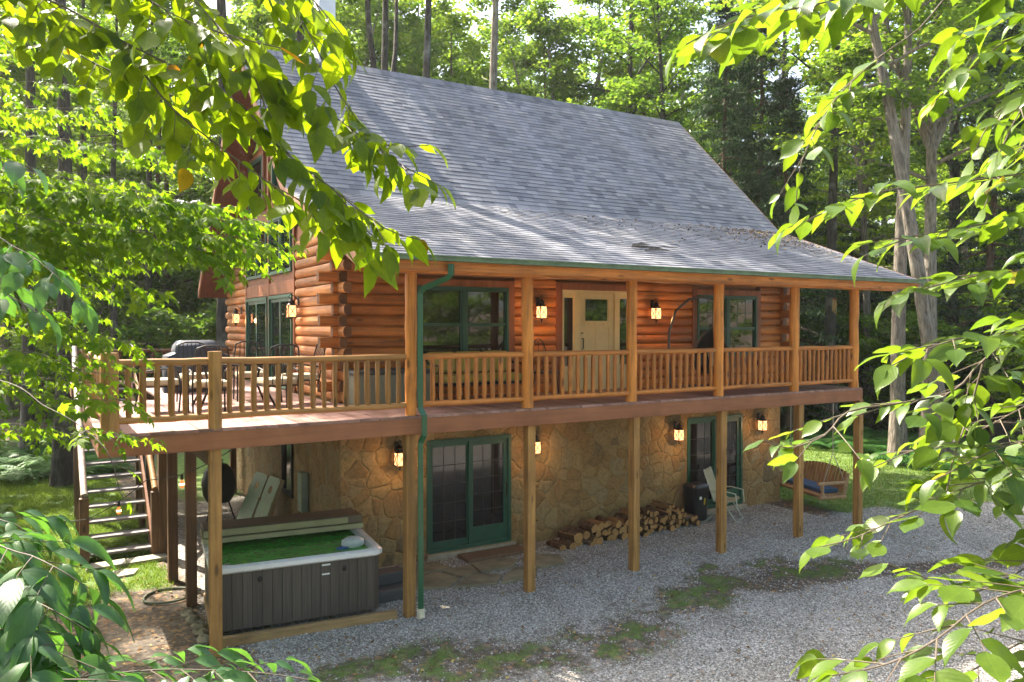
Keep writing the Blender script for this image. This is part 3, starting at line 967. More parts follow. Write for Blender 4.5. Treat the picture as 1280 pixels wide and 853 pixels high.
# ------------------------------------------------------------------ stairs
stair = thing('deck_stairs', 'open-tread wooden stairs with log handrail climbing from the lawn to the deck', 'stairs', (-3.4, 5.3, 0))
SX0, SX1, SY0, SY1 = -3.98, -2.86, 5.3, 9.3
def sz(y): return (y - SY0) / (SY1 - SY0) * 2.9 + .16
M_TREAD = wood('grey_treads', (.20, .185, .175), 'x', .7, knots=False, spread=.3)
for i in range(13):
    y = SY0 + (SY1 - SY0) * i / 13.0
    mb = MB(); mb.box((SX0 + .05, y, sz(y) - .02), (SX1 - .05, y + .29, sz(y) + .022)); mb.build('tread', M_TREAD, stair, bevel=.006, world=stair)
for x in (SX0 + .02, SX1 - .02):
    mb = MB(); mb.prism([(SY0 - .05, -.02), (SY0 + .3, -.02), (SY1, sz(SY1) - .3), (SY1, sz(SY1) - .02), (SY0 - .05, .2)], 'x', x - .022, x + .022); mb.build('stringer', M_FASCY, stair, world=stair)
M_SUNR = wood('sunlit_handrail', (.42, .34, .27), 'y', .5, knots=False)  # sunlight painted into the paler wood of the outer handrail
for x in (SX0 - .02, SX1 + .02):
    mb = MB(); mb.box((x - .075, SY0 - .08, -.05), (x + .075, SY0 + .07, 1.2)); mb.build('newel_post', M_DARKP, stair, bevel=.008, world=stair)
    mb = MB(); log_tube(mb, (x, SY0, 1.24), (x, SY1, sz(SY1) + .72), .055, 10, 7, .006); mb.build('handrail', M_SUNR if x < -3.5 else M_BALW, stair, True, world=stair)
    for y in (7.6,):
        mb = MB(); log_tube(mb, (x, y, 0), (x, y, 1.24 + (y - SY0) / 4 * 2.5), .06, 8, 3, .003); mb.build('newel_post', M_DARKP, stair, True, world=stair)

# ------------------------------------------------------------------ lanterns
def point_light(name, loc, e, parent=None, r=.05):
    l = bpy.data.lights.new(name, 'POINT'); l.energy = e; l.color = (1, .5, .2); l.shadow_soft_size = r
    o = bpy.data.objects.new(name, l); link(o); o.location = loc
    if parent: o.parent = parent


def make_lantern():
    t = thing('wall_lantern', 'lit black lantern on the wall', 'lantern')
    mb = MB(); mb.lathe([(.05, -.10), (.055, -.06), (.055, .06), (.05, .1)], 12)
    mb.v = [(x, -.012 + y * .25, z + .1) for x, y, z in mb.v]
    mb.tube([(0, -.02, .12), (0, -.10, .20), (0, -.17, .235), (0, -.215, .20), (0, -.20, .155), (0, -.17, .16)], .009, 6)
    mb.build('bracket', M_BRONZE, t, True)
    c = (0, -.16, 0)
    mb = MB(); mb.lathe([(.105, -.0), (.11, .012), (.07, .045), (.062, .05), (.06, .09), (.07, .095), (.045, .125), (.02, .14), (.012, .17)], 16, 0, c); mb.build('cap', M_BRONZE, t, True)
    mb = MB()
    h = .088; zb, zt = -.235, 0.0
    for sx in (-1, 1):
        for sy in (-1, 1):
            mb.box((c[0] + sx * h - .008, c[1] + sy * h - .008, zb), (c[0] + sx * h + .008, c[1] + sy * h + .008, zt))
    for a in range(4):
        M = Matrix.Translation(c) @ Matrix.Rotation(a * math.pi / 2, 4, 'Z')
        for (p, q) in (((-h, -h - .003, zb), (h, -h - .003, zt)), ((h, -h - .003, zb), (-h, -h - .003, zt))):
            mb.tube([M @ Vector(p), M @ Vector(q)], .0065, 5)
    mb.box((c[0] - h - .012, c[1] - h - .012, zb - .018), (c[0] + h + .012, c[1] + h + .012, zb))
    mb.lathe([(.05, -.03), (.03, -.05), (.012, -.075), (.018, -.09), (.004, -.12)], 10, 0, (c[0], c[1], zb + .01))
    mb.build('cage', M_BRONZE, t)
    mb = MB(); mb.box((c[0] - h + .006, c[1] - h + .006, zb + .002), (c[0] + h - .006, c[1] + h - .006, -.002)); mb.build('glass', M_LAMP, t)
    return t


lan0 = make_lantern()
LAN = [  # x, y, z, rz, label
    (3.72, WY0 - .06, 4.63, 0, 'lit black lantern between the big porch window and the cream front door'),
    (6.63, WY0 - .06, 4.63, 0, 'lit black lantern on the log wall between the cream door and the hoop chair'),
    (.78, WY0, 2.02, 0, 'lit black lantern on the stone wall behind the green downspout'),
    (3.62, WY0, 2.0, 0, 'lit black lantern half hidden by a timber post near the sliding door'),
    (7.35, WY0, 1.98, 0, 'lit black lantern on the stone wall above the end of the firewood pile'),
    (9.98, WY0, 2.02, 0, 'lit black stone-wall lantern between the far sliding door and the porch swing'),
    (WX0 - .06, 4.78, 4.65, -90, 'lit lantern on the gable log wall nearest the log corner'),
    (WX0 - .06, 9.85, 4.55, -90, 'lit lantern on the gable log wall behind the covered grill'),
]
for i, (x, y, z, rz, lab) in enumerate(LAN):
    o = lan0 if i == 0 else copy_tree(lan0)
    o.scale = (.88, .88, .92); o.location = (x, y, z); o.rotation_euler.z = R(rz); o['label'] = lab; o['group'] = 'black wall lanterns on the cabin'
    f = Vector((0, -.20, -.1)); f.rotate(Matrix.Rotation(R(rz), 3, 'Z'))
    point_light('lantern_light', Vector((x, y, z)) + f * 1.6, 3.2)

# ------------------------------------------------------------------ string lights
def strand(name, label, pts, bulbs, par=None):
    t = thing(name, label, 'string lights', pts[0])
    P_ = []
    for a, b in zip(pts, pts[1:]):
        a = Vector(a); b = Vector(b)
        for i in range(9):
            k = i / 9; P_.append(a.lerp(b, k) - Vector((0, 0, 1)) * .3 * (a - b).length * .12 * 4 * k * (1 - k))
    P_.append(Vector(pts[-1]))
    mb = MB(); mb.tube(P_, .007, 5); mb.build('cord', M_BLACK, t, True, world=t)
    for f in bulbs:
        p = P_[min(int(f * (len(P_) - 1)), len(P_) - 1)]
        mb = MB(); mb.lathe([(.012, 0), (.02, -.02), (.022, -.07), (.018, -.08)], 8, 0, tuple(p)); k = mb.build('socket', M_BLACK, t, True, world=t)
        mb = MB(); mb.lathe([(.014, -.08), (.026, -.11), (.036, -.15), (.034, -.18), (.02, -.205), (.004, -.21)], 10, 0, tuple(p)); g = mb.build('bulb', M_BULBGLASS, t, True, world=t)
        mb = MB(); mb.lathe([(.004, -.10), (.037, -.14), (.037, -.16), (.004, -.17)], 8, 0, tuple(p))
        mb.build('filament', M_BULB, g, True, world=t)


strand('string_lights', 'string of glowing bulbs slung from the deck edge across the stairs to the lawn', [(-2.4, .45, 2.62), (-3.2, 3.3, 1.78), (-4.0, 4.55, .98), (-4.7, 5.5, .9)], (.22, .50, .82))
strand('string_lights', 'string of glowing bulbs under the deck in front of the dark stone gable wall', [(-2.3, 5.4, 2.45), (-1.2, 4.6, 2.42), (-.5, 2.6, 2.66)], (.4, .68, .92))

# ------------------------------------------------------------------ hot tub
tub = thing('hot_tub', 'brown-panelled hot tub of green water with folded cover half open', 'hot tub', (-1.42, 1.42, .1), R(-6))
TW, TD, TH = 1.2, 1.0, .86
def rrect(a, b, r, n=5):
    pts = []
    for cx_, cy_, s in ((a - r, b - r, 0), (-a + r, b - r, 90), (-a + r, -b + r, 180), (a - r, -b + r, 270)):
        for i in range(n + 1):
            an = R(s + 90 * i / n); pts.append((cx_ + r * math.cos(an), cy_ + r * math.sin(an)))
    return pts
mb = MB(); mb.prism(rrect(TW - .05, TD - .05, .10), 'z', 0.0, TH - .06)
def m_panel():
    m = NM('grey_brown_panel'); tc = m.n('ShaderNodeTexCoord'); s = m.n('ShaderNodeSeparateXYZ'); m.l(tc.outputs['Object'], s.inputs[0])
    u = m.math('ADD', s.outputs[0], s.outputs[1])
    fr = m.math('FRACT', m.math('MULTIPLY', u, 7.5)); gro = m.ramp(fr, [(0.0, (0, 0, 0)), (.05, (1, 1, 1)), (.95, (1, 1, 1)), (1, (0, 0, 0))])
    g = m.noise(m.coord((40, 40, 1.2)), 1, 4); col = m.ramp(g, [(.3, (.045, .036, .028)), (.7, (.095, .078, .062))])
    fl = m.n('ShaderNodeTexWhiteNoise', noise_dimensions='1D'); m.l(m.math('FLOOR', m.math('MULTIPLY', u, 7.5)), fl.inputs['W'])
    col = m.mix(col, m.ramp(fl.outputs['Value'], [(0, (.8, .8, .8)), (1, (1.2, 1.2, 1.2))]), 1, 'MULTIPLY')
    col = m.mix((.012, .01, .008), col, gro)
    return m.done(m.principled(col, .55, normal=m.bump(gro, .6, .01)))
mb.build('cabinet', m_panel(), tub)
mb = MB()
outer = rrect(TW, TD, .14); inner = rrect(TW - .11, TD - .11, .22); deep = rrect(TW - .3, TD - .3, .25); mid_ = rrect(TW - .05, TD - .05, .12)
rings = [(rrect(TW - .03, TD - .03, .12), TH - .075), (outer, TH - .05), (outer, TH + .005), (mid_, TH + .035), (inner, TH + .02), (rrect(TW - .14, TD - .14, .22), TH - .05), (deep, .3)]
b0 = 0; n_ = len(outer)
for r_, z in rings: mb.v += [(x, y, z) for x, y in r_]
for i in range(len(rings) - 1):
    for k in range(n_):
        k2 = (k + 1) % n_; mb.f.append((i * n_ + k, i * n_ + k2, (i + 1) * n_ + k2, (i + 1) * n_ + k)); mb.m.append(0)
e_ = (len(rings) - 1) * n_; mb.f.append(tuple(e_ + k for k in range(n_))); mb.m.append(0)
mb.build('shell', M_WHITEP, tub, True)
def m_water():
    m = NM('green_water'); v = m.coord(); g = m.noise(v, 3.2, 4, .6, 2.2); f = m.noise(v, 7, 2, .5, .8)
    col = m.ramp(g, [(.3, (.035, .23, .02)), (.6, (.05, .29, .03)), (.78, (.12, .40, .09))])  # the palest stop paints caustic light streaks into the water colour
    return m.done(m.principled(col, .04, spec=.6, normal=m.bump(f, .3, .02)))
mb = MB(); mb.prism(rrect(TW - .15, TD - .15, .2), 'z', TH - .2, TH - .042); mb.build('water', m_water(), tub)
M_COVER = plain('brown_vinyl', (.10, .073, .045), .6, var=.25, scale=3)
M_COVEDGE = plain('olive_vinyl', (.26, .25, .13), .6, var=.15, scale=3)
mb = MB(); mb.prism([(TD + .02, TH + .04), (TD + .02, TH + .10), (.26, TH + .12), (.23, TH + .045)], 'x', -TW - .01, TW + .01, 1, 1)
mb.v = [(x, y, z) for x, y, z in mb.v]
mb.build('cover', M_COVEDGE, tub, bevel=.012)
mb = MB(); mb.prism([(TD + .03, TH + .12), (TD + .03, TH + .20), (.32, TH + .25), (.27, TH + .135)], 'x', -TW, TW, 0, 0); cv = mb.build('cover', [M_COVER], tub, bevel=.015)
mb = MB(); mb.box((-TW + .0, .262, TH + .14), (TW - .24, .275, TH + .235), 0, Matrix.Rotation(0, 4, 'X')); mb.build('cover_edge', M_COVEDGE, cv)
mb = MB(); mb.lathe([(.0, 0), (.05, 0), (.055, .03), (.03, .045), (0, .05)], 12, 0, (-TW + .24, -TD + .25, TH - .04)); mb.build('jet_cap', plain('grey_plastic', (.10, .11, .11), .4), tub, True)
mb = MB(); mb.lathe([(0, -.012), (.028, -.01), (.032, 0), (.015, .012), (0, .014)], 12)
mb.v = [(x * 1 + .62, -TD + .044 - z, y * 1.3 + .66) for x, y, z in mb.v]; mb.build('emblem', M_BLACK, tub)
mb = MB(); mb.lathe([(0, -.012), (.028, -.01), (.032, 0), (.015, .012), (0, .014)], 12)
mb.v = [(x - .55, -TD + .044 - z, y * 1.3 + .66) for x, y, z in mb.v]; mb.build('emblem', M_BLACK, tub)
mb = MB(); mb.box((.30, -TD + .040, .73), (.42, -TD + .046, .755), 0); mb.box((.30, -TD + .040, .60), (.41, -TD + .046, .62), 0); mb.build('sticker', plain('white_sticker', (.75, .75, .75), .5), tub)
pil = MB(); pil.lathe([(0, 0), (.16, .0), (.20, .04), (.19, .10), (.12, .14), (0, .15)], 16); pil.v = [(x * .9 + TW - .33, y * .65 - .42, z + TH - .05) for x, y, z in pil.v]
pl_ = pil.build('headrest', plain('pale_plastic_grey', (.52, .55, .52), .35), tub, True)
mb = MB(); mb.lathe([(0, 0), (.09, 0), (.10, .03), (0, .04)], 12); mb.v = [(x + TW - .5, y * .5 - .5, z + TH - .055) for x, y, z in mb.v]; mb.build('blue_cup', plain('blue_plastic', (.03, .10, .35), .4), pl_, True)
for lab, a, b in (('weathered timber sleeper along the front of the hot tub', (-2.62, .36, .05), (-.22, .11, .05)), ('short timber sleeper along the stair side of the hot tub', (-2.66, .46, .05), (-2.45, 2.35, .05))):
    t = MB(); t.beam(a, b, .1, .13); o = t.build('timber_sleeper', M_TREATX, bevel=.012); tag(o, lab, 'sleeper', 'timbers framing the hot tub')
for i in range(5):
    t = MB(); t.lathe([(0.02, -.02), (.10, .0), (.12, .05), (.07, .1), (0.01, .11)], 8); t.v = [(x * rng.uniform(.85, 1.2), y * rng.uniform(.7, 1), z * rng.uniform(.6, 1.1)) for x, y, z in t.v]
    o = t.build('rock', M_FLAG, bevel=.02); o.location = (-2.76 + rng.uniform(-.06, .06), .62 + i * .28, .0); o.rotation_euler.z = rng.uniform(0, 6); tag(o, 'fist-sized brown rock in the row beside the hot tub', 'rock', 'rocks beside the hot tub')
st = thing('tub_step', 'dark grey plastic step on the gravel beside the hot tub', 'step', (.05, 1.05, 0))
M_STEP = plain('dark_grey_plastic', (.05, .052, .056), .6)
mb = MB(); mb.box((-.33, -.28, 0), (.28, .3, .18)); mb.build('tread', M_STEP, st, bevel=.015)
mb = MB(); mb.box((-.33, .0, .182), (.28, .3, .36)); mb.build('tread', M_STEP, st, bevel=.015)

# ------------------------------------------------------------------ under the deck
def cornhole(loc, rz, lean, label):
    t = thing('cornhole_board', label, 'cornhole board', loc, 0, 'cornhole boards')
    t.rotation_euler = (0, R(lean), R(rz))
    mb = MB(); n = 20; hx = .93
    ring = [(.095 * math.cos(2 * math.pi * k / n), .095 * math.sin(2 * math.pi * k / n)) for k in range(n)]
    sq = []
    for k in range(n):
        a = 2 * math.pi * k / n; c, s_ = math.cos(a), math.sin(a); q = .3 / max(abs(c), abs(s_)); sq.append((c * q, s_ * q))
    for x in (-.012, .0):
        mb.v += [(x, u, hx + v_ * .9) for u, v_ in ring] + [(x, u, hx + v_ * .9) for u, v_ in sq]
    for k in range(n):
        k2 = (k + 1) % n
        mb.f += [(k, k2, n + k2, n + k), (2 * n + k, 3 * n + k, 3 * n + k2, 2 * n + k2), (k, 2 * n + k, 2 * n + k2, k2)]; mb.m += [0, 0, 0]
    mb.box((-.012, -.3, 0), (0, .3, hx - .27)); mb.build('board', M_CORN, t)
    mb = MB(); mb.box((0, -.3, 0), (.09, -.28, 1.2)); mb.box((0, .28, 0), (.09, .3, 1.2)); mb.box((0, -.28, 0), (.09, .28, .02)); mb.box((0, -.28, 1.18), (.09, .28, 1.2)); mb.build('board_frame', M_CORN2, t)


M_CORN = plain('pale_green_paint', (.36, .44, .30), .6, var=.12); M_CORN2 = plain('bare_pine', (.34, .27, .15), .7)
cornhole((-1.05, 6.6, .0), 12, 24, 'pale green cornhole board with a hole leaning on the dark gable wall')
cornhole((-.92, 5.92, .0), 8, 22, 'second cornhole board leaning behind the pale green one')
kg = thing('kettle_grill', 'round black covered grill beside the leaning cornhole boards', 'grill', (-1.35, 7.3, 0))
mb = MB(); mb.lathe([(.05, .42), (.24, .46), (.33, .62), (.35, .78), (.35, .82)], 20); mb.build('bowl', M_BLACK, kg, True)
mb = MB(); mb.lathe([(.36, .82), (.355, .9), (.30, 1.12), (.18, 1.26), (.04, 1.30)], 20); mb.tube([(-.08, 0, 1.29), (-.08, 0, 1.36), (.08, 0, 1.36), (.08, 0, 1.29)], .012, 6); mb.build('lid', M_BLACK, kg, True)
for a in (90, 210, 330):
    mb = MB(); mb.tube([(.2 * math.cos(R(a)), .2 * math.sin(R(a)), .5), (.36 * math.cos(R(a)), .36 * math.sin(R(a)), 0.0)], .014, 6); mb.build('leg', M_BLACK, kg)
eb = thing('meter_box', 'grey-green electrical box and meter on the dark gable stone wall', 'meter box', (WX0 - .02, 4.45, .7))
M_BOX = plain('grey_green_metal', (.22, .28, .20), .5, .2)
mb = MB(); mb.box((-.14, -.13, 0), (.0, .13, .75)); mb.build('case', M_BOX, eb, bevel=.01)
mb = MB(); mb.lathe([(.0, .06), (.07, .06), (.085, .03), (.085, 0)], 14); mb.v = [(-.06 + y * .6, .22 + x * .0 + z * 1.0, .42 + x) for x, y, z in mb.v]; mb.build('meter', M_BOX, eb, True)
mb = MB(); mb.tube([(-.06, .0, .02), (-.06, .0, -.75)], .022, 8); mb.tube([(-.05, .22, .35), (-.05, .26, .0), (-.05, .4, -.5)], .012, 6); mb.build('conduit', M_BLACK, eb, True)
hs = MB()
pts = []
for i in range(40):
    a = i / 39 * 2 * math.pi * 1.55; pts.append((-2.95 + (.36 + .03 * math.sin(a * 2)) * math.cos(a), 2.75 + .34 * math.sin(a), .03 + .012 * (i / 39)))
hs.tube(pts, .018, 7); o = hs.build('garden_hose', plain('olive_hose', (.09, .11, .06), .5), None, True); tag(o, 'coiled dark green garden hose on bare soil by the posts', 'hose')

# paving by the stairs and doors
def slab(name, pts, z, th, mat, label, cat, group, rough=.01):
    mb = MB(); mb.prism(pts, 'z', z - .1, z + th); o = mb.build(name, mat, None, bevel=.012); return tag(o, label, cat, group)


for (a, b, c, d), lab in zip(((-4.0, 4.82, -3.36, 5.2), (-3.34, 4.86, -2.68, 5.22)), ('pale concrete paver at the stair foot on the handrail side', 'pale concrete paver at the stair foot on the post side')):
    slab('paving_slab', [(a, b), (c, b + .05), (c, d), (a, d - .04)], .02, .04, M_CONC, lab, 'paver', 'pavers at the foot of the stairs')
slab('paving_slab', [(-3.78, 4.15), (-3.3, 4.22), (-3.2, 4.5), (-3.5, 4.62), (-3.8, 4.45)], .01, .03, M_CONC, 'loose stepping stone in the grass before the stairs', 'paver', 'pavers at the foot of the stairs')
FL = [[(.45, 1.05), (1.0, .85), (1.35, 1.15), (1.2, 1.6), (.6, 1.65)], [(1.05, .8), (1.75, .62), (2.05, .95), (1.75, 1.25), (1.4, 1.12)], [(1.82, .6), (2.5, .55), (2.75, .95), (2.45, 1.2), (2.1, .95)],
      [(1.42, 1.2), (1.78, 1.3), (1.85, 1.75), (1.25, 1.68)], [(1.82, 1.28), (2.42, 1.25), (2.75, 1.6), (2.5, 1.85), (1.9, 1.8)], [(2.82, .95), (3.35, .95), (3.55, 1.45), (3.1, 1.75), (2.8, 1.55)], [(.7, 1.72), (1.5, 1.75), (1.4, 2.2), (.8, 2.2)]]
FLAB = ['squarish flagstone nearest the green downspout', 'long flagstone at the gravel edge before the near sliding door', 'flagstone at the gravel edge beside a timber post', 'small flagstone in the middle of the paving by the near door', 'large dark flagstone touching the brick-patterned mat', 'outermost flagstone by the firewood', 'narrow flagstone along the wall under the downspout lantern']
for p, lab in zip(FL, FLAB): slab('flagstone', p, .015, .03, M_FLAG, lab, 'flagstone', 'flagstones before the near sliding door')
def m_brickmat():
    m = NM('brick_mat'); b = m.n('ShaderNodeTexBrick'); b.inputs['Scale'].default_value = 6; b.inputs['Color1'].default_value = (.19, .11, .06, 1); b.inputs['Color2'].default_value = (.14, .09, .05, 1); b.inputs['Mortar'].default_value = (.05, .04, .03, 1)
    m.l(m.coord(), b.inputs['Vector']); return m.done(m.principled(b.outputs['Color'], .9, normal=m.bump(b.outputs['Fac'], -.6, .01)))
slab('door_mat', [(1.9, 1.9), (3.2, 1.9), (3.2, 2.34), (1.9, 2.34)], .035, .03, m_brickmat(), 'brick-patterned mat before the near sliding door', 'door mat', None)
nest = MB()
for k in range(40):
    a, b_, c_ = rng.uniform(0, 6.3), rng.uniform(-1, 1), rng.uniform(.09, .15); d = Vector((math.cos(a) * math.sqrt(1 - b_ * b_), math.sin(a) * math.sqrt(1 - b_ * b_), b_)) * c_
    nest.tube([d + Vector((0, 0, .16)), d.cross(Vector((0, .3, 1))).normalized() * .06 + d * .9 + Vector((0, 0, .16))], .009, 5)
o = nest.build('twig_ball', plain('dry_twigs', (.20, .11, .06), .8)); o.location = (1.12, 2.18, .04); tag(o, 'small ball of dry twigs at the near sliding door', 'twig ball')

# ------------------------------------------------------------------ firewood
M_WBARK = m_bark('log_bark', (.10, .06, .035))
M_WEND = wood('cut_wood', (.36, .20, .07), 'y', .8, spread=.35, knots=False, rnd=True)
M_WSPLIT = wood('split_wood', (.27, .155, .065), 'y', .8, spread=.4, knots=False, rnd=True)
protos = []
for k in range(5):
    mb = MB(); L = .46
    n = 9; r = .06
    ring = []
    for i in range(n):
        a = 2 * math.pi * i / n
        if k >= 2 and i in (1, 2, 3): rr = r * (.35 if i == 2 else .6)
        else: rr = r * rng.uniform(.88, 1.1)
        ring.append((rr * math.cos(a), rr * math.sin(a)))
    b = 0
    for y, s_ in ((-L / 2, 1), (0, 1.03), (L / 2, .98)):
        mb.v += [(u * s_, y, v_ * s_) for u, v_ in ring]
    for j in range(2):
        for i in range(n):
            i2 = (i + 1) % n; mb.f.append((j * n + i, j * n + i2, (j + 1) * n + i2, (j + 1) * n + i)); mb.m.append(2 if (k >= 2 and i in (0, 1, 2, 3)) else 0)
    mb.f += [tuple(range(n - 1, -1, -1)), tuple(range(2 * n, 3 * n))]; mb.m += [1, 1]
    protos.append(mb)
fw = []
def hgt(x):
    return np.interp(x, [3.75, 4.3, 4.75, 5.1, 5.5, 5.75, 6.3, 6.75, 7.1, 7.35], [1, 2, 3, 3, 3, 5, 4, 5, 3, 1])
x = 3.8
pm = [None] * 5
while x < 7.3:
    nlay = int(round(hgt(x)))
    for lay in range(nlay):
        k = rng.randrange(5)
        if pm[k] is None:
            o = protos[k].build('firewood_log', [M_WBARK, M_WEND, M_WSPLIT], None, False); pm[k] = o
        else:
            o = pm[k].copy(); link(o)
        s_ = rng.uniform(1.0, 1.6) if x < 5.6 else rng.uniform(.7, 1.1)
        o.scale = (s_, rng.uniform(.85, 1.15), s_)
        o.location = (x + rng.uniform(-.03, .03) + (.05 if lay % 2 else 0), 1.97 + rng.uniform(-.09, .09) + lay * .03, .055 + lay * (.125 if x < 5.6 else .098) + rng.uniform(-.01, .015))
        o.rotation_euler = (rng.uniform(-.12, .12) - .05, rng.uniform(0, 6.28), rng.uniform(-.22, .22) + (.0 if rng.random() > .12 else rng.uniform(-.6, .6)))
        tag(o, 'split firewood log in the rough heap against the stone wall', 'firewood', 'firewood heaped against the stone wall')
    x += .128

# ------------------------------------------------------------------ chair, bin and swing under the porch
M_SLING = plain('beige_sling', (.36, .34, .22), .7, var=.08, bump=.2); M_PALEM = plain('pale_metal', (.42, .45, .36), .4, .3)
fc = thing('folding_chair', 'beige sling folding chair with pale metal arms before the far glass door', 'chair', (8.3, 1.9, 0), R(28))
for sx in (-.27, .27):
    mb = MB(); mb.tube([(sx, .32, .0), (sx, -.12, .44), (sx, -.22, .47)], .013, 7); mb.build('leg', M_PALEM, fc, True)
    mb = MB(); mb.tube([(sx, -.32, .0), (sx, -.05, .40), (sx, .2, .5)], .013, 7); mb.build('leg', M_PALEM, fc, True)
    mb = MB(); mb.tube([(sx * 1.08, -.33, .36), (sx * 1.08, -.30, .63), (sx * 1.08, -.05, .67), (sx * 1.05, .24, .64)], .015, 7); mb.build('arm', M_PALEM, fc, True)
mb = MB(); mb.tube([(-.25, .18, .42), (-.25, .42, 1.08), (.25, .42, 1.08), (.25, .18, .42)], .013, 7); mb.tube([(-.27, -.32, .02), (.27, -.32, .02)], .012, 6); mb.tube([(-.27, .32, .02), (.27, .32, .02)], .012, 6); mb.build('back_frame', M_PALEM, fc, True)
mb = MB(); mb.prism([(-.26, .46), (.19, .42), (.42, 1.07), (.43, 1.07), (.2, .405), (-.26, .445)], 'x', -.24, .24); mb.build('sling', M_SLING, fc)
bn = thing('storage_tote', 'black upright plastic bin with yellow tag behind the folding chair', 'bin', (7.70, 2.2, 0), R(5))
mb = MB(); pr = rrect(.24, .19, .08, 4); k_ = len(pr)
for z, s_ in ((0, .86), (.05, .9), (.68, 1.0), (.70, 1.06), (.76, 1.06), (.80, .9)): mb.v += [(x_ * s_, y_ * s_, z) for x_, y_ in pr]
for j in range(5):
    for i in range(k_):
        i2 = (i + 1) % k_; mb.f.append((j * k_ + i, j * k_ + i2, (j + 1) * k_ + i2, (j + 1) * k_ + i)); mb.m.append(0)
mb.f += [tuple(range(k_ - 1, -1, -1)), tuple(range(5 * k_, 6 * k_))]; mb.m += [0, 0]
mb.build('body', plain('black_plastic', (.012, .013, .018), .35), bn, True)
mb = MB(); mb.box((-.10, -.196, .48), (-.03, -.19, .54)); mb.build('white_tag', plain('tag_white', (.7, .7, .68), .6), bn)
mb = MB(); mb.box((-.015, -.2, .36), (.03, -.194, .5), 0, Matrix.Rotation(.12, 4, 'Y')); mb.build('yellow_tag', plain('tag_yellow', (.6, .42, .03), .5), bn)

M_SWING = wood('swing_logs', (.40, .255, .13), 'x', .65, rnd=True); M_SLAT = wood('swing_slats', (.30, .16, .075), 'z', .65)
sw = thing('porch_swing', 'hanging log porch swing with blue seat cushion and slatted back', 'swing', (11.0, 1.8, .38), R(-106 + 180 - 180))
Lh = .82
mb = MB(); log_tube(mb, (-Lh, -.28, 0), (Lh, -.28, 0), .05, 9, 4, .004); log_tube(mb, (-Lh, .28, 0), (Lh, .28, 0), .05, 9, 4, .004)
mb.build('seat_rail', M_SWING, sw, True)
for i in range(5):
    mb = MB(); mb.box((-Lh, -.24 + i * .1, .035), (Lh, -.16 + i * .1, .06)); mb.build('seat_slat', M_SLAT, sw)
for sx in (-1, 1):
    mb = MB(); log_tube(mb, (sx * (Lh - .02), -.36, -.02), (sx * (Lh - .02), .34, -.02), .048, 9, 3, .003); mb.build('end_rail', M_SWING, sw, True)
    mb = MB(); log_tube(mb, (sx * (Lh - .02), -.27, .0), (sx * (Lh - .02), -.27, .27), .04, 9, 3, .003); mb.build('arm_post', M_SWING, sw, True)
    mb = MB(); log_tube(mb, (sx * (Lh - .02), -.38, .30), (sx * (Lh - .02), .36, .30), .042, 9, 3, .004); mb.build('arm', M_SWING, sw, True)
    mb = MB(); log_tube(mb, (sx * (Lh - .02), .30, -.02), (sx * (Lh - .02), .40, .52), .045, 9, 3, .004); mb.build('back_post', M_SWING, sw, True)
    mb = MB()
    zt = 2.0 - .0
    mb.tube([(sx * (Lh - .02), -.25, .30), (sx * (Lh - .02), .0, 1.0), (sx * (Lh - .02), .0, 2.12)], .009, 5); mb.tube([(sx * (Lh - .02), .33, .3), (sx * (Lh - .02), .0, 1.0)], .009, 5); mb.build('chain', plain('galvanised', (.4, .4, .4), .4, .8), sw)
for i in range(13):
    u = -Lh + .12 + (2 * Lh - .24) * i / 12
    h_ = .46 + .12 * math.cos(u / Lh * 1.35)
    mb = MB(); mb.box((u - .045, -.011, 0), (u + .045, .011, h_), 0, Matrix.Translation((0, .27, .06)) @ Matrix.Rotation(R(-16), 4, 'X')); mb.build('back_slat', M_SLAT, sw, bevel=.006)
mb = MB(); mb.prism(rrect(Lh - .1, .23, .05), 'z', .062, .155); mb.build('cushion', plain('blue_fabric', (.022, .065, .15), .85, bump=.2), sw, bevel=.02)

# ------------------------------------------------------------------ porch and deck furniture
M_YEL = plain('mustard_cushion', (.36, .27, .055), .85, var=.12, bump=.2)
lv = thing('loveseat', 'dark framed loveseat with mustard cushions under the big porch window', 'sofa', (2.0, 1.85, DZ), 0)
mb = MB()
for sx in (-.85, .85):
    mb.tube([(sx, -.32, 0), (sx, -.34, .62), (sx, .1, .64), (sx, .34, .8)], .022, 7); mb.tube([(sx, .34, .8), (sx, .30, 0)], .022, 7)
mb.box((-.85, -.34, .28), (.85, .32, .32)); mb.box((-.85, .30, .35), (.85, .33, .82)); mb.build('frame', M_BLACK, lv)
for i in (-1, 0, 1):
    mb = MB(); mb.box((-.27, -.33, .325), (.27, .18, .46), 0, Matrix.Translation((i * .55, 0, 0))); mb.build('seat_cushion', M_YEL, lv, bevel=.04)
    mb = MB(); mb.box((-.27, -.07, 0), (.27, .07, .38), 0, Matrix.Translation((i * .55, .20, .47)) @ Matrix.Rotation(R(-10), 4, 'X')); mb.build('back_cushion', M_YEL, lv, bevel=.045)
db = thing('deck_box', 'grey-green storage box with dark lid against the log wall', 'storage box', (.42, 2.0, DZ))
mb = MB(); mb.box((-.68, -.3, 0), (.68, .3, .5)); mb.build('body', plain('grey_green_resin', (.17, .18, .13), .6, var=.1), db, bevel=.02)
mb = MB(); mb.box((-.71, -.33, .503), (.71, .33, .57)); mb.build('lid', plain('dark_resin', (.045, .05, .05), .5), db, bevel=.02)


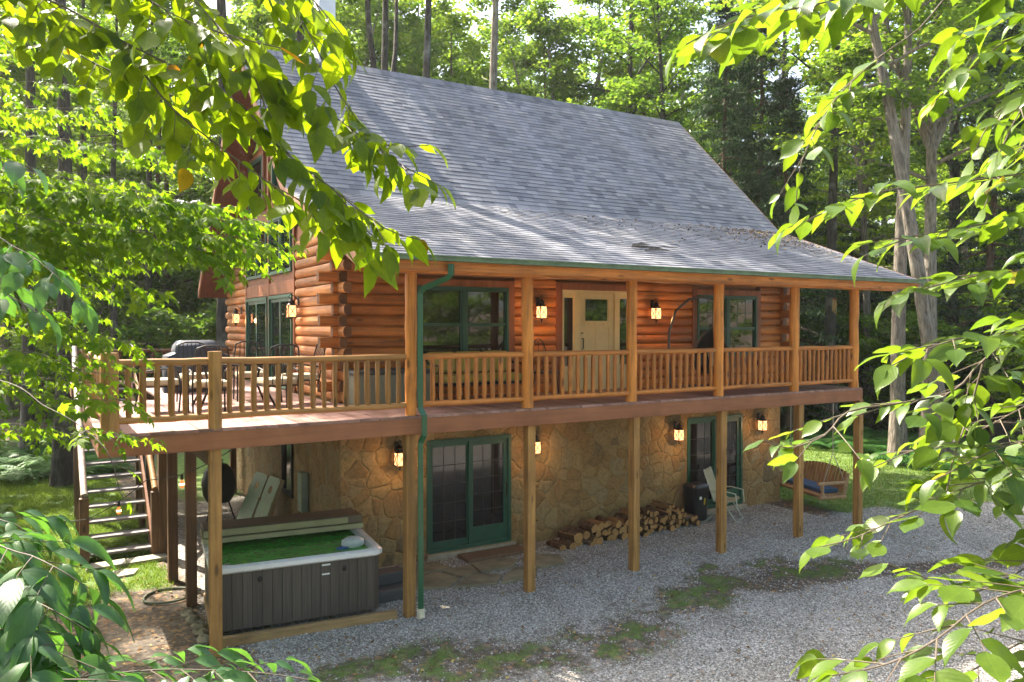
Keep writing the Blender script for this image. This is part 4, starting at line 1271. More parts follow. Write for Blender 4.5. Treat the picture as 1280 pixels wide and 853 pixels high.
def bistro(loc, rz, label):
    t = thing('metal_chair', label, 'chair', loc, R(rz))
    mb = MB(); mb.tube([(.24 * math.cos(a), .2, .45 + .62 * math.sin(a)) for a in [math.pi * i / 14 for i in range(15)]], .012, 6)
    for u in (-.12, 0, .12): mb.tube([(u, .2, .45), (u, .2, 1.02 - abs(u) * .5)], .007, 5)
    mb.build('back', M_BLACK, t, True)
    mb = MB(); mb.lathe([(0, .43), (.25, .43), (.25, .46), (0, .46)], 18); mb.build('seat', M_BLACK, t)
    for a in (45, 135, 225, 315):
        mb = MB(); mb.tube([(.2 * math.cos(R(a)), .2 * math.sin(R(a)), .44), (.25 * math.cos(R(a)), .25 * math.sin(R(a)), 0)], .011, 6); mb.build('leg', M_BLACK, t)


bistro((3.42, 1.7, DZ), 10, 'round-backed black metal chair on the porch between loveseat and front door')
eg = thing('hanging_chair', 'black hanging egg chair on a tall curved stand by the far porch window', 'hanging chair', (7.15, 1.55, DZ))
mb = MB()
arc = [(-.55, .25, .03), (-.62, .25, .7), (-.60, .25, 1.2), (-.45, .22, 1.62), (-.15, .15, 1.86), (.18, .1, 1.92), (.42, .05, 1.84)]
pp_ = []
for i in range(len(arc) - 1):
    for k in range(4): pp_.append(Vector(arc[i]).lerp(Vector(arc[i + 1]), k / 4))
pp_.append(Vector(arc[-1]))
mb.tube(pp_, .026, 9); mb.tube([(.52 * math.cos(a), .45 * math.sin(a), .03) for a in [2 * math.pi * i / 24 for i in range(25)]], .022, 7); mb.build('stand', plain('grey_tube', (.10, .095, .09), .4, .4), eg, True)
mb = MB(); mb.tube([(.42, .05, 1.84), (.42, .05, 1.25)], .008, 5); mb.build('hanging_rope', M_BLACK, eg)
mb = MB()
ax_, nb = [], 22
for j in range(9):
    f = j / 8
    for i in range(13):
        a = math.pi * (i / 12) - .1
        z = .28 + f * 1.02; wr = .46 * math.sin(math.pi * min(f * .8 + .2, 1)) + .02
        mb.v.append((.42 + wr * math.cos(a), .05 + wr * .8 * math.sin(a), z))
for j in range(8):
    for i in range(12): mb.f.append((j * 13 + i, j * 13 + i + 1, (j + 1) * 13 + i + 1, (j + 1) * 13 + i)); mb.m.append(0)
o = mb.build('basket', plain('black_wicker', (.018, .015, .013), .6, bump=.5), eg, True, fixn=False); so_ = o.modifiers.new('thick', 'SOLIDIFY'); so_.thickness = .025
mb = MB(); mb.lathe([(0, -.06), (.24, -.05), (.28, 0), (.24, .07), (0, .1)], 16, 0, (.42, .02, .42)); mb.build('cushion', plain('dark_cushion', (.02, .02, .022), .9), eg, True)
mb = MB(); mb.box((-.16, -.05, -.16), (.16, .05, .16), 0, Matrix.Translation((.36, -.1, .62)) @ Matrix.Rotation(R(-18), 4, 'X')); mb.build('pillow', plain('pale_pillow', (.45, .42, .33), .9), eg, bevel=.04)
wc = thing('wind_chime', 'small wind chime hanging from the porch beam by the end post', 'wind chime', (9.82, .3, 4.98))
mb = MB(); mb.lathe([(0, -.16), (.05, -.16), (.05, -.145), (0, -.14)], 12); mb.tube([(0, 0, .04), (0, 0, -.15)], .003, 4); mb.build('top_disc', M_TRIM, wc)
for i in range(5):
    a = i * 1.257; mb = MB(); mb.tube([(.035 * math.cos(a), .035 * math.sin(a), -.17), (.035 * math.cos(a), .035 * math.sin(a), -.36 - .03 * i)], .007, 6); mb.build('chime_tube', plain('brass', (.4, .3, .12), .35, .8) if i == 0 else bpy.data.materials['brass'], wc)

M_CUSH = plain('cream_cushion', (.48, .42, .28), .85, var=.08, bump=.15)
M_TTOP = plain('reflection_pale_top', (.46, .46, .44), .25, var=.05)  # pale colour paints in the white reflection on the glass top
tb = thing('patio_table', 'oval patio table with pale painted-reflection top and black legs among the deck chairs', 'table', (-1.95, 2.75, DZ))
mb = MB(); mb.prism([(.85 * math.cos(2 * math.pi * i / 28), .55 * math.sin(2 * math.pi * i / 28)) for i in range(28)], 'z', .68, .705); mb.build('tabletop', M_TTOP, tb)
mb = MB(); mb.tube([(.86 * math.cos(2 * math.pi * i / 28), .56 * math.sin(2 * math.pi * i / 28), .692) for i in range(29)], .02, 7); mb.build('rim', M_BLACK, tb, True)
for a in (-1, 1):
    for b in (-1, 1):
        mb = MB(); mb.tube([(a * .5, b * .3, .68), (a * .42, b * .25, .35), (a * .58, b * .36, 0)], .02, 7); mb.build('leg', M_BLACK, tb, True)


def deck_chair():
    t = thing('patio_chair', 'x', 'chair')
    for sx in (-.26, .26):
        mb = MB(); mb.tube([(sx, -.25, 0), (sx, -.28, .35), (sx, -.24, .62), (sx, -.05, .66), (sx, .22, .62)], .014, 7); mb.build('leg', M_BLACK, t, True)
        mb = MB(); mb.tube([(sx, .30, 0), (sx, .22, .40), (sx * .96, .30, .75), (sx * .8, .36, .98)], .014, 7); mb.build('leg', M_BLACK, t, True)
    mb = MB(); mb.tube([(-.21, .36, .98), (-.1, .375, 1.02), (.1, .375, 1.02), (.21, .36, .98)], .014, 7)
    for u in (-.15, -.075, 0, .075, .15): mb.tube([(u, .235, .42), (u, .30, .75), (u * .9, .37, 1.0)], .008, 5)
    mb.build('backrest', M_BLACK, t, True)
    mb = MB(); mb.box((-.25, -.26, .38), (.25, .24, .40)); mb.build('seat', M_BLACK, t)
    mb = MB(); mb.box((-.25, -.27, .402), (.25, .22, .50)); mb.build('cushion', M_CUSH, t, bevel=.03)
    return t


dc0 = deck_chair()
for i, (x, y, rz, lab) in enumerate(((-3.1, 2.55, 92, 'black metal patio chair with cream cushion at the corner-post end of the table'), (-2.5, 1.75, 178, 'black metal patio chair with cream cushion backed to the railing, nearer the corner post'), (-1.5, 1.8, 186, 'black metal patio chair with cream cushion backed to the railing, nearer the log wall'),
                                    (-.85, 2.75, -88, 'black metal patio chair with cream cushion tucked against the log wall'), (-2.35, 3.75, 4, 'black metal patio chair with cream cushion beyond the table on the stair side'), (-1.45, 3.75, -5, 'black metal patio chair with cream cushion beyond the table on the door side'))):
    o = dc0 if i == 0 else copy_tree(dc0)
    o.location = (x, y, DZ); o.rotation_euler.z = R(rz); o['label'] = lab; o['group'] = 'patio chairs round the deck table'
gl = thing('covered_grill', 'barbecue grill under a creased blue-black cover by the deck rail', 'grill', (-1.95, 6.3, DZ))
mb = MB()
for j, (z, hw, hd) in enumerate(((0, .62, .34), (.3, .6, .33), (.6, .6, .33), (.72, .58, .32), (.78, .43, .31), (.92, .41, .29), (1.0, .36, .2), (1.02, .3, .1))):
    r_ = rrect(hw, hd, .07, 3)
    mb.v += [(x + .015 * math.sin(i * 2.1 + j), y + .015 * math.cos(i * 1.7 + j * 2), z) for i, (x, y) in enumerate(r_)]
k_ = 16
for j in range(7):
    for i in range(k_): i2 = (i + 1) % k_; mb.f.append((j * k_ + i, j * k_ + i2, (j + 1) * k_ + i2, (j + 1) * k_ + i)); mb.m.append(0)
mb.f.append(tuple(range(7 * k_, 8 * k_))); mb.m.append(0)
mb.build('cover', plain('blue_black_vinyl', (.02, .026, .045), .35, bump=.4), gl, True)
mb = MB()
for a in (-.5, .5):
    mb.box((a - .04, -.2, .0), (a + .04, .2, .02))
mb.build('foot_board', M_BLACK, gl)

# branch fallen on the porch roof
fb = MB()
for k in range(6):
    x0 = 4.5 + rng.uniform(-.1, .8); y0 = .55 + rng.uniform(-.1, .25)
    a = rng.uniform(-.5, .5); L = rng.uniform(.3, .9)
    P0 = Vector((x0, y0, 5.24 + .379 * (y0 + .45) + .04)); P1 = P0 + Vector((L * math.cos(a), L * math.sin(a) * .4, L * math.sin(a) * .4 * .379 + rng.uniform(-.01, .05)))
    fb.tube([P0, P0.lerp(P1, .5) + Vector((0, 0, .03)), P1], [.014, .010, .005], 5)
o = fb.build('fallen_branch', M_TWIG); tag(o, 'broken dead branch lying on the porch roof above the front door', 'branch')

# ------------------------------------------------------------------ trees
LEAF4 = np.array([(0, 0, 0), (.36, .45, .07), (0, 1, -.04), (-.36, .45, .07)], float)
LEAF4F = np.array([(0, 1, 2, 3)])
NEED4 = np.array([(0, 0, 0), (.13, .4, .02), (0, 1, -.12), (-.13, .4, .02)], float)


def leaves_at(cen, n, rad, flat, size, tilt=.55, tmpl=LEAF4, droop=.25):
    """n small leaves round each clump centre"""
    N = len(cen) * n
    c = np.repeat(cen, n, 0)
    o = nrg.normal(size=(N, 3)); o /= np.linalg.norm(o, axis=1, keepdims=True); o *= (nrg.random((N, 1)) ** .45)
    rr = np.repeat(np.asarray(rad).reshape(-1, 1) * np.ones((len(cen), 1)), n, 0)
    o *= rr * np.array([1, 1, flat])
    o[:, 2] -= .18 * (o[:, 0] ** 2 + o[:, 1] ** 2) / np.maximum(rr[:, 0], .1)
    d = nrg.normal(size=(N, 3)); d[:, 2] = d[:, 2] * .3 - droop
    nr = np.stack([nrg.normal(size=N) * tilt, nrg.normal(size=N) * tilt, np.ones(N)], 1)
    return scatter(tmpl, LEAF4F, c + o, frames(d, nr), size * (.65 + .7 * nrg.random(N)))


def make_tree(name, label, H, base, R_, bark, leafm, nl=24, clumps=7, per=110, rt=.22, lsize=.2, lean=.6, conifer=False, flat=.34, rad=.85, fork=False, group=None, shape=1.0):
    t = thing(name, label, 'tree', (0, 0, 0), 0, group)
    mb = MB()
    lx, ly = rng.uniform(-lean, lean), rng.uniform(-lean, lean)
    def trunk_pt(f): return Vector((lx * f * f + .15 * math.sin(f * 5 + lx * 9), ly * f * f + .12 * math.cos(f * 6 + ly * 7), H * f))
    k = 12
    mb.tube([trunk_pt(i / k) - Vector((0, 0, .3 if i == 0 else 0)) for i in range(k + 1)], [rt * (1.5 if i == 0 else 1.12 if i == 1 and H < 8 else 1) * (1 - .86 * (i / k) ** 1.2) for i in range(k + 1)], 11, 0)
    cen = []; rads = []
    if fork:
        for s_ in (-1, 1):
            b0 = trunk_pt(fork)
            tip = b0 + Vector((s_ * H * .12, s_ * H * .05, H * .42))
            mb.tube([b0, b0.lerp(tip, .4) + Vector((s_ * .5, 0, 0)), tip], [rt * .6, rt * .45, rt * .12], 8)
    for i in range(nl):
        f = base / H + (1 - base / H) * ((i + rng.random() * .8) / nl)
        f = min(f, .985)
        u = (f - base / H) / (1 - base / H)
        if conifer: L = R_ * (1.02 - u) ** .8 * rng.uniform(.75, 1.1)
        else: L = R_ * (math.sin(math.pi * (.22 + .74 * u)) ** .8) * rng.uniform(.6, 1.15) * shape
        az = i * 2.399 + rng.uniform(-.5, .5)
        up = (-.12 if conifer else rng.uniform(.12, .55) + .5 * u)
        p0 = trunk_pt(f)
        d = Vector((math.cos(az), math.sin(az), up))
        pts = [p0 + d * (L * s) + Vector((0, 0, (-.10 if conifer else -.07) * L * s * s * 1.8)) + Vector((rng.uniform(-.12, .12), rng.uniform(-.12, .12), 0)) * L * .3 * s for s in (0, .3, .6, .85, 1.0)]
        r0 = max(.018, rt * (1 - f) * .55 + .012)
        mb.tube(pts, [r0, r0 * .75, r0 * .5, r0 * .32, r0 * .15], 6, 0, False)
        for j in range(clumps):
            s = .28 + .75 * (j + rng.random()) / clumps
            a = min(int(s * 4), 3); 
            q = pts[a].lerp(pts[a + 1], min(1, s * 4 - a))
            side = Vector((-math.sin(az), math.cos(az), 0)) * rng.uniform(-1, 1) * L * .34 * (1.15 - abs(s - .6))
            cen.append(q + side + Vector((0, 0, rng.uniform(-.25, .3)))); rads.append(rad * rng.uniform(.6, 1.2))
            if rng.random() < .5: mb.tube([pts[a], cen[-1]], [r0 * .3, .006], 4, 0, False)
    cen = np.array([tuple(c) for c in cen]); rads = np.array(rads)
    mb.build('trunk', bark, t, True, fixn=False)
    V, F = leaves_at(cen, per, rads, flat, lsize, .6 if not conifer else .35, NEED4 if conifer else LEAF4, .25 if not conifer else .5)
    np_mesh('crown', V, F, leafm, t)
    return t


GL = 'leafy forest tree among many in the woods round the cabin'
GG = 'trees of the surrounding forest'
P = [
    make_tree('forest_tree', GL, 22, 6.0, 3.6, M_BARK, M_LF_BG, 30, 7, 44, .22, .23, group=GG),
    make_tree('forest_tree', GL, 25, 8.5, 4.2, M_BARKD, M_LF_BG, 30, 8, 44, .26, .24, group=GG),
    make_tree('forest_tree', GL, 19, 4.0, 3.4, M_BARKB, M_LF_LT, 28, 7, 44, .16, .22, group=GG),
    make_tree('forest_tree', GL, 23, 7.5, 3.8, M_BARK, M_LF_LT, 30, 7, 44, .2, .23, group=GG, fork=.45),
    make_tree('forest_tree', GL, 16, 3.0, 3.0, M_BARKD, M_LF_BG, 26, 7, 44, .13, .20, group=GG),
]
PT = [  # tall bare-trunked trees whose stems show in the photo
    make_tree('tall_tree', 'x', 26, 13.5, 4.2, M_BARK, M_LF_LT, 22, 8, 44, .30, .24, lean=.4),
    make_tree('tall_tree', 'x', 24, 12.0, 4.0, M_BARKD, M_LF_BG, 22, 8, 44, .27, .24, lean=.3),
    make_tree('tall_tree', 'x', 24, 10.5, 4.0, M_BARK, M_LF_BG, 24, 8, 44, .30, .24, lean=1.4, fork=.5),
]
PH = make_tree('hemlock_tree', 'dark hemlock with drooping needle sprays in the shaded woods', 19, 1.8, 3.3, M_BARKB, M_LF_HEM, 60, 8, 55, .2, .22, .2, True, .16, .75, group='hemlocks in the woods beyond the porch end')
PS = [
    make_tree('sapling', 'young leafy sapling in the forest understory', 5.2, .5, 2.0, M_BARKB, M_LF_LT, 18, 6, 60, .05, .15, .3, flat=.28, rad=.5, group='understory saplings'),
    make_tree('sapling', 'young leafy sapling in the forest understory', 4.0, .3, 1.9, M_BARKB, M_LF_BG, 16, 6, 60, .04, .14, .3, flat=.26, rad=.5, group='understory saplings'),
]
PT.append(make_tree('tall_tree', 'x', 28, 19, 3.2, M_BARKD, M_LF_BG, 16, 7, 36, .24, .24, lean=.3))
PT.append(make_tree('tall_tree', 'x', 29, 20, 3.2, M_BARKD, M_LF_LT, 16, 7, 36, .26, .24, lean=1.2, fork=.42))
PT.append(make_tree('tall_tree', 'x', 29, 20, 3.2, M_BARK, M_LF_LT, 16, 7, 36, .31, .24, lean=.3))
used = set()


def put(proto, x, y, s=1.0, rz=None, label=None, group=None, nogroup=False, sz=1.0):
    if id(proto) not in used: o = proto; used.add(id(proto))
    else: o = copy_tree(proto)
    o.location = (x, y, gz(x, y) - .05); o.rotation_euler.z = rng.uniform(0, 6.28) if rz is None else rz
    o.scale = (s, s, s * sz)
    if label: o['label'] = label
    if group: o['group'] = group
    return o


def ground_on(px, dist):
    """horizontal distance from the camera along a photo column -> x, y"""
    d = VF + VR * ((px - HX) / F_PX); d = Vector((d.x, d.y, 0)).normalized()
    return CAM.x + d.x * dist, CAM.y + d.y * dist


TREES = []
for px, dist, pr, s, lab in (
        (618, 36, 5, .98, 'tall grey trunk standing straight up behind the middle of the roof ridge'),
        (482, 33, 4, .95, 'forked dark tree behind the chimney end of the roof ridge'),
        (1128, 27, 0, .78, 'tall straight grey trunk beyond the porch swing, nearest the end post'),
        (1158, 30, 2, .85, 'forked grey tree touching the tall trunk beyond the porch swing'),
        (1192, 27, 0, .82, 'tall grey trunk leaning towards the cabin beyond the porch swing'),
        (1040, 33, 1, .9, 'dark straight trunk seen in the gap right of the roof slope'),
        (76, 24, 3, .9, 'dark trunk on the lawn edge just beyond the stairs'),
        (276, 30, 3, 1.1, 'thick dark trunk right behind the back corner of the gable wall'),
        (145, 33, 3, .65, 'slim dark trunk behind the stair side of the deck'),
        (108, 36, 3, .75, 'dark trunk in the woods over the corner post of the deck'),
        (190, 38, 3, .75, 'dark trunk in the woods over the covered grill'),
        (40, 30, 3, .9, 'dark trunk deep in shade beyond the lawn'),
        (830, 40, 1, .9, 'dark trunk rising behind the far end of the ridge'),
        (700, 46, 2, .9, 'forked tree far behind the middle of the roof')):
    x, y = ground_on(px, dist)
    o = put(PT[pr], x, y, s, label=lab); TREES.append((x, y))
    if px == 1192: o.rotation_euler = Matrix.Rotation(R(-11), 3, Vector((VF.x, VF.y, 0)).normalized()).to_euler()
for px, dist, s in ((905, 34, .95), (945, 37, 1.0), (985, 33, .75), (1240, 36, .9), (1080, 44, 1.0)):
    x, y = ground_on(px, dist); put(PH, x, y, s); TREES.append((x, y))


for x, y, lab in ((3.4, 17.6, 'slim high-crowned tree close behind the roof, nearer the chimney'), (8.7, 18.2, 'slim high-crowned tree close behind the far half of the roof')):  # added so that their high crowns shade the roof in streaks
    put(PT[3], x, y, 1.0, label=lab); TREES.append((x, y))


def free(x, y, dmin):
    return all((x - a) ** 2 + (y - b) ** 2 > dmin * dmin for a, b in TREES)


def clear_zone(x, y):
    return (-9 < x < 19.5 and -12 < y < 15.5) or (-12 < x < 18 and y < 22) or (9 < x < 20 and y < 25) or (x > 17 and y < 7 and x < 24 and y > -13) or ((x - 18) ** 2 + (y - 6) ** 2 < 16)


n = 0; tries = 0
while n < 104 and tries < 9000:
    tries += 1
    a = R(rng.uniform(21, 97)); d = 25 + 60 * rng.random() ** 1.05
    x = CAM.x + d * math.cos(a); y = CAM.y + d * math.sin(a)
    if clear_zone(x, y) or not free(x, y, 3.4 + d * .012): continue
    put(rng.choice(P), x, y, rng.uniform(.8, 1.15)); TREES.append((x, y)); n += 1
n = 0; tries = 0
while n < 44 and tries < 5000:
    tries += 1
    a = R(rng.uniform(22, 96)); d = rng.uniform(66, 105)
    x = CAM.x + d * math.cos(a); y = CAM.y + d * math.sin(a)
    if not free(x, y, 4.0): continue
    put(P[rng.choice((2, 4, 2, 0))], x, y, rng.uniform(1.0, 1.3)); TREES.append((x, y)); n += 1
for px, dist, k in ((455, 46, 2), (520, 50, 0), (572, 45, 2), (640, 52, 4), (688, 46, 2), (742, 50, 0), (800, 47, 2), (858, 52, 0), (350, 47, 2), (45, 42, 2), (105, 50, 0), (200, 47, 2), (545, 58, 0), (715, 60, 2), (400, 56, 0), (615, 62, 2)):
    x, y = ground_on(px, dist); put(P[k], x, y, 1.12); TREES.append((x, y))
# trees outside the picture whose crowns shade the roof, the deck and the lawn, and show in the window glass
for x, y, k, s in ((-13, 20, 1, 1.0), (-15, 10, 2, 1.0), (-18, 3, 0, 1), (-13.5, 6, 4, 1.1), (-12, -.5, 2, .9), (-14, -5, 4, 1), (-17, -6, 3, 1), (-14, -14, 1, 1), (-6, -22, 2, 1), (1, -24, 0, .95), (8, -25, 3, 1), (15, -24, 1, 1), (22, -20, 2, 1), (4.5, -30, 1, 1.1), (12, -31, 3, 1.1), (-1.5, -29, 1, 1.1), (28, -10, 0, 1)):
    put(P[k], x, y, s); TREES.append((x, y))
n = 0; tries = 0
while n < 150 and tries < 9000:
    tries += 1
    a = R(rng.uniform(22, 95)); d = 23 + 45 * rng.random() ** 1.2
    x = CAM.x + d * math.cos(a); y = CAM.y + d * math.sin(a)
    if clear_zone(x, y) or not free(x, y, 1.5): continue
    put(rng.choice(PS), x, y, rng.uniform(.6, 1.35) * (1 + max(0, d - 30) / 50)); TREES.append((x, y)); n += 1

for x, y, s in ((6, -17, 1.5), (9.5, -16, 1.3), (13, -18, 1.6), (17, -15, 1.5), (11, -21, 1.8), (20, -18, 1.7), (3, -20, 1.6), (24, -14, 1.6)):
    put(PS[0], x, y, s); TREES.append((x, y))

for x, y, s in ((-8.6, 1.5, 1.2), (-9.4, 4, 1.4), (-8.4, 6.5, 1.2), (-9.2, 9, 1.4), (-8.0, 11.5, 1.2), (-9.5, -1.5, 1.3), (-7.6, 14, 1.1)):  # unseen saplings added to keep low side light off the gable wall
    put(PS[1], x, y, s); TREES.append((x, y))

# ferns along the lawn edge
def make_fern():
    V = []; F = []
    for k in range(11):
        az = k * 2.399; L = rng.uniform(.55, .85); up = rng.uniform(.6, 1.1)
        d = Vector((math.cos(az), math.sin(az), 0)); s_ = Vector((-math.sin(az), math.cos(az), 0))
        for i in range(14):
            f = (i + 1) / 14
            p = d * (L * f) + Vector((0, 0, up * (f * .9 - f * f * .85) + .02))
            wl = .17 * math.sin(math.pi * min(1, f * .8 + .18)) + .02
            for sg in (-1, 1):
                b = len(V); q = p + s_ * sg * wl + d * .05 - Vector((0, 0, .03)); e = d * .026
                V += [tuple(p - e), tuple(p + e), tuple(q + e * .4), tuple(q - e * .4)]; F.append((b, b + 1, b + 2, b + 3))
    t = np_mesh('fern', np.array(V), np.array(F), M_FERN)
    return tag(t, 'green fern in the bank of ferns at the far lawn edge', 'fern', 'ferns along the lawn edge')


fern0 = make_fern(); n = 0
FE = []
while n < 130:
    if rng.random() < .78:
        px = rng.uniform(1000, 1330); dist = np.interp(px, [1000, 1170, 1330], [30, 26, 25]) + rng.uniform(0, 5)
    else:
        px = rng.uniform(-40, 140); dist = rng.uniform(25, 32)
    x, y = ground_on(px, dist)
    if any((x - a) ** 2 + (y - b) ** 2 < .2 for a, b in FE): continue
    o = fern0 if n == 0 else fern0.copy()
    if n: link(o)
    o.location = (x, y, gz(x, y)); o.rotation_euler = (rng.uniform(-.1, .1), rng.uniform(-.1, .1), rng.uniform(0, 6.3)); s = rng.uniform(.8, 1.5); o.scale = (s, s, s); FE.append((x, y)); n += 1
    if px < 500: o['label'] = 'green fern in the shade of the woods beyond the stairs'; o['group'] = 'ferns in the shade beyond the stairs'

# ------------------------------------------------------------------ near branches
def leaf_template(n=7, wmax=.30, fold=.16, curl=.14, tip=1.0, serr=0.0):
    V = []; UV = []; F = []
    for i in range(n + 1):
        f = i / n
        wd = wmax * (math.sin(math.pi * f ** .82) ** .85) * (1 if f < .8 else 1) if 0 < f < 1 else 0.0
        if f > .78: wd *= (1 - (f - .78) / .22 * .35)
        z = -curl * f * f * 1.6
        sr = serr * (1 if i % 2 else -1) if 0 < i < n else 0
        V += [(-wd - sr, f, z + fold * wd + .02 * math.sin(f * 9)), (0, f, z), (wd + sr, f, z + fold * wd + .02 * math.sin(f * 9 + 2))]
        UV += [(.5 - wd / wmax * .5, f), (.5, f), (.5 + wd / wmax * .5, f)]
    for i in range(n):
        b = i * 3
        F += [(b, b + 1, b + 4, b + 3), (b + 1, b + 2, b + 5, b + 4)]
    return np.array(V, float), np.array(F), np.array(UV, float)


def maple_template():
    out = []
    ang = [(-150, .30), (-115, .62), (-100, .40), (-58, .92), (-38, .48), (-16, .72), (0, 1.12), (16, .72), (38, .48), (58, .92), (100, .40), (115, .62), (150, .30)]
    V = [(0, .32, 0)] + [(.52 * r_ * math.sin(R(a)), .32 + .58 * r_ * math.cos(R(a)), -.22 * r_ * r_ + .05 * math.sin(a)) for a, r_ in ang]
    F = [(0, i, i + 1) for i in range(1, len(ang))] + [(0, len(ang), 1)]
    V = np.array(V, float)
    return V, np.array(F), np.stack([V[:, 0] + .5, V[:, 1]], 1)


LT1 = leaf_template(7, .30, .22, .16, serr=.006); LT2 = leaf_template(7, .26, .35, .30); LT3 = leaf_template(7, .33, .12, -.05, serr=.008)
LTN = [leaf_template(7, .19, .3, .35), leaf_template(7, .21, .2, .2), leaf_template(7, .20, .4, .45)]
MT = maple_template()


class Spray:
    def __init__(s, seed, jit=.35): s.jit = jit; s.r = random.Random(seed); s.limb = MB(); s.P = []; s.D = []; s.N = []; s.S = []

    def leaf(s, p, d, nrm, size): s.P.append(tuple(p)); s.D.append(tuple(d)); s.N.append(tuple(nrm)); s.S.append(size)

    def branch(s, pts, r0, r1, twig=.28, gap=.085, leafgap=.05, size=.13, droop=.35, start=0.0, sizevar=.48, bare=0.0, plane=(0, 0, 1), twigs=True):
        r = s.r
        pts = [Vector(p) for p in pts]
        # smooth the path
        P_ = []
        for i in range(len(pts) - 1):
            p0 = pts[max(i - 1, 0)]; p1 = pts[i]; p2 = pts[i + 1]; p3 = pts[min(i + 2, len(pts) - 1)]
            m = max(3, int((p2 - p1).length / .06))
            for k in range(m):
                t = k / m
                P_.append(.5 * ((2 * p1) + (p2 - p0) * t + (2 * p0 - 5 * p1 + 4 * p2 - p3) * t * t + (3 * p1 - p0 - 3 * p2 + p3) * t ** 3))
        P_.append(pts[-1])
        n = len(P_)
        r0 *= .62; r1 *= .62
        s.limb.tube(P_, [r0 + (r1 - r0) * (i / max(1, n - 1)) ** .6 for i in range(n)], 7)
        Ls = [0]
        for a, b in zip(P_, P_[1:]): Ls.append(Ls[-1] + (b - a).length)
        tot = Ls[-1]; pos = max(start, bare) * tot; sg = 1
        pl = Vector(plane)
        while pos < tot:
            i = max(j for j in range(n) if Ls[j] <= pos); i = min(i, n - 2)
            p = P_[i].lerp(P_[i + 1], (pos - Ls[i]) / max(1e-6, Ls[i + 1] - Ls[i])); d = (P_[i + 1] - P_[i]).normalized()
            side = d.cross(pl)
            side = side.normalized() if side.length > .05 else d.orthogonal().normalized()
            if twigs and tot - pos > twig * .5:
                L = twig * r.uniform(.5, 1.25) * (.55 + .45 * (1 - pos / tot))
                td = (d * r.uniform(.5, .9) + side * sg * r.uniform(.6, 1.0) + Vector((0, 0, r.uniform(-droop, .12)))).normalized()
                tp = [p + td * (L * q) + Vector((0, 0, -droop * .35 * L * q * q)) for q in (0, .35, .7, 1)]
                s.limb.tube(tp, [max(.0012, r1 * 1.2), .0016, .0013, .0009], 5, 0, False)
                q = .12 * r.random(); s2 = 1
                while q < L:
                    a = min(int(q / L * 3), 2); pp = tp[a].lerp(tp[a + 1], q / L * 3 - a)
                    td2 = (tp[a + 1] - tp[a]).normalized(); sd = td2.cross(pl); sd = sd.normalized() if sd.length > .05 else side
                    ld = td2 * r.uniform(.4, .9) + sd * s2 * r.uniform(.5, .95) + Vector((0, 0, -droop * r.uniform(.3, 1.6)))
                    s.leaf(pp, ld, pl + Vector((r.gauss(0, s.jit), r.gauss(0, s.jit), r.gauss(0, .2))), size * r.uniform(1 - sizevar, 1 + sizevar * .7)); s2 = -s2; q += leafgap * r.uniform(.8, 1.3)
                s.leaf(tp[-1], td + Vector((0, 0, -droop)), pl + Vector((r.gauss(0, .3), r.gauss(0, .3), 0)), size * r.uniform(.8, 1.15))
            else:
                ld = d * r.uniform(.4, .8) + side * sg * r.uniform(.5, .9) + Vector((0, 0, -droop * r.uniform(.3, 1.5)))
                s.leaf(p, ld, pl + Vector((r.gauss(0, s.jit), r.gauss(0, s.jit), 0)), size * r.uniform(1 - sizevar, 1 + sizevar * .6))
            sg = -sg; pos += gap * r.uniform(.7, 1.3) * (1 if twigs else .6)
        s.leaf(P_[-1], P_[-1] - P_[-2] + Vector((0, 0, -.02)), pl, size)

    def build(s, root, tmpls, mat, twigm, fol='foliage', limb='limb'):
        l = root.location
        s.limb.build(limb, twigm, root, True, world=root, fixn=False)
        Pn = np.array(s.P) - np.array(l); Dn = np.array(s.D); Nn = np.array(s.N); Sn = np.array(s.S)
        k = len(tmpls); pick = nrg.integers(0, k, len(Pn)); Vs = []; Fs = []; Us = []; off = 0
        for j, (T, TF, TU) in enumerate(tmpls):
            m = pick == j
            if not m.any(): continue
            V, F = scatter(T, TF, Pn[m], frames(Dn[m], Nn[m]), Sn[m])
            Vs.append(V); Fs.append(F + off); Us.append(np.tile(TU, (m.sum(), 1))); off += len(V)
        return np_mesh(fol, np.concatenate(Vs), np.concatenate(Fs), mat, root, np.concatenate(Us), smooth=TF.shape[1] == 4)


def near_tree(name, label, cat, bx, by):
    return thing(name, label, cat, (bx, by, gz(bx, by)))


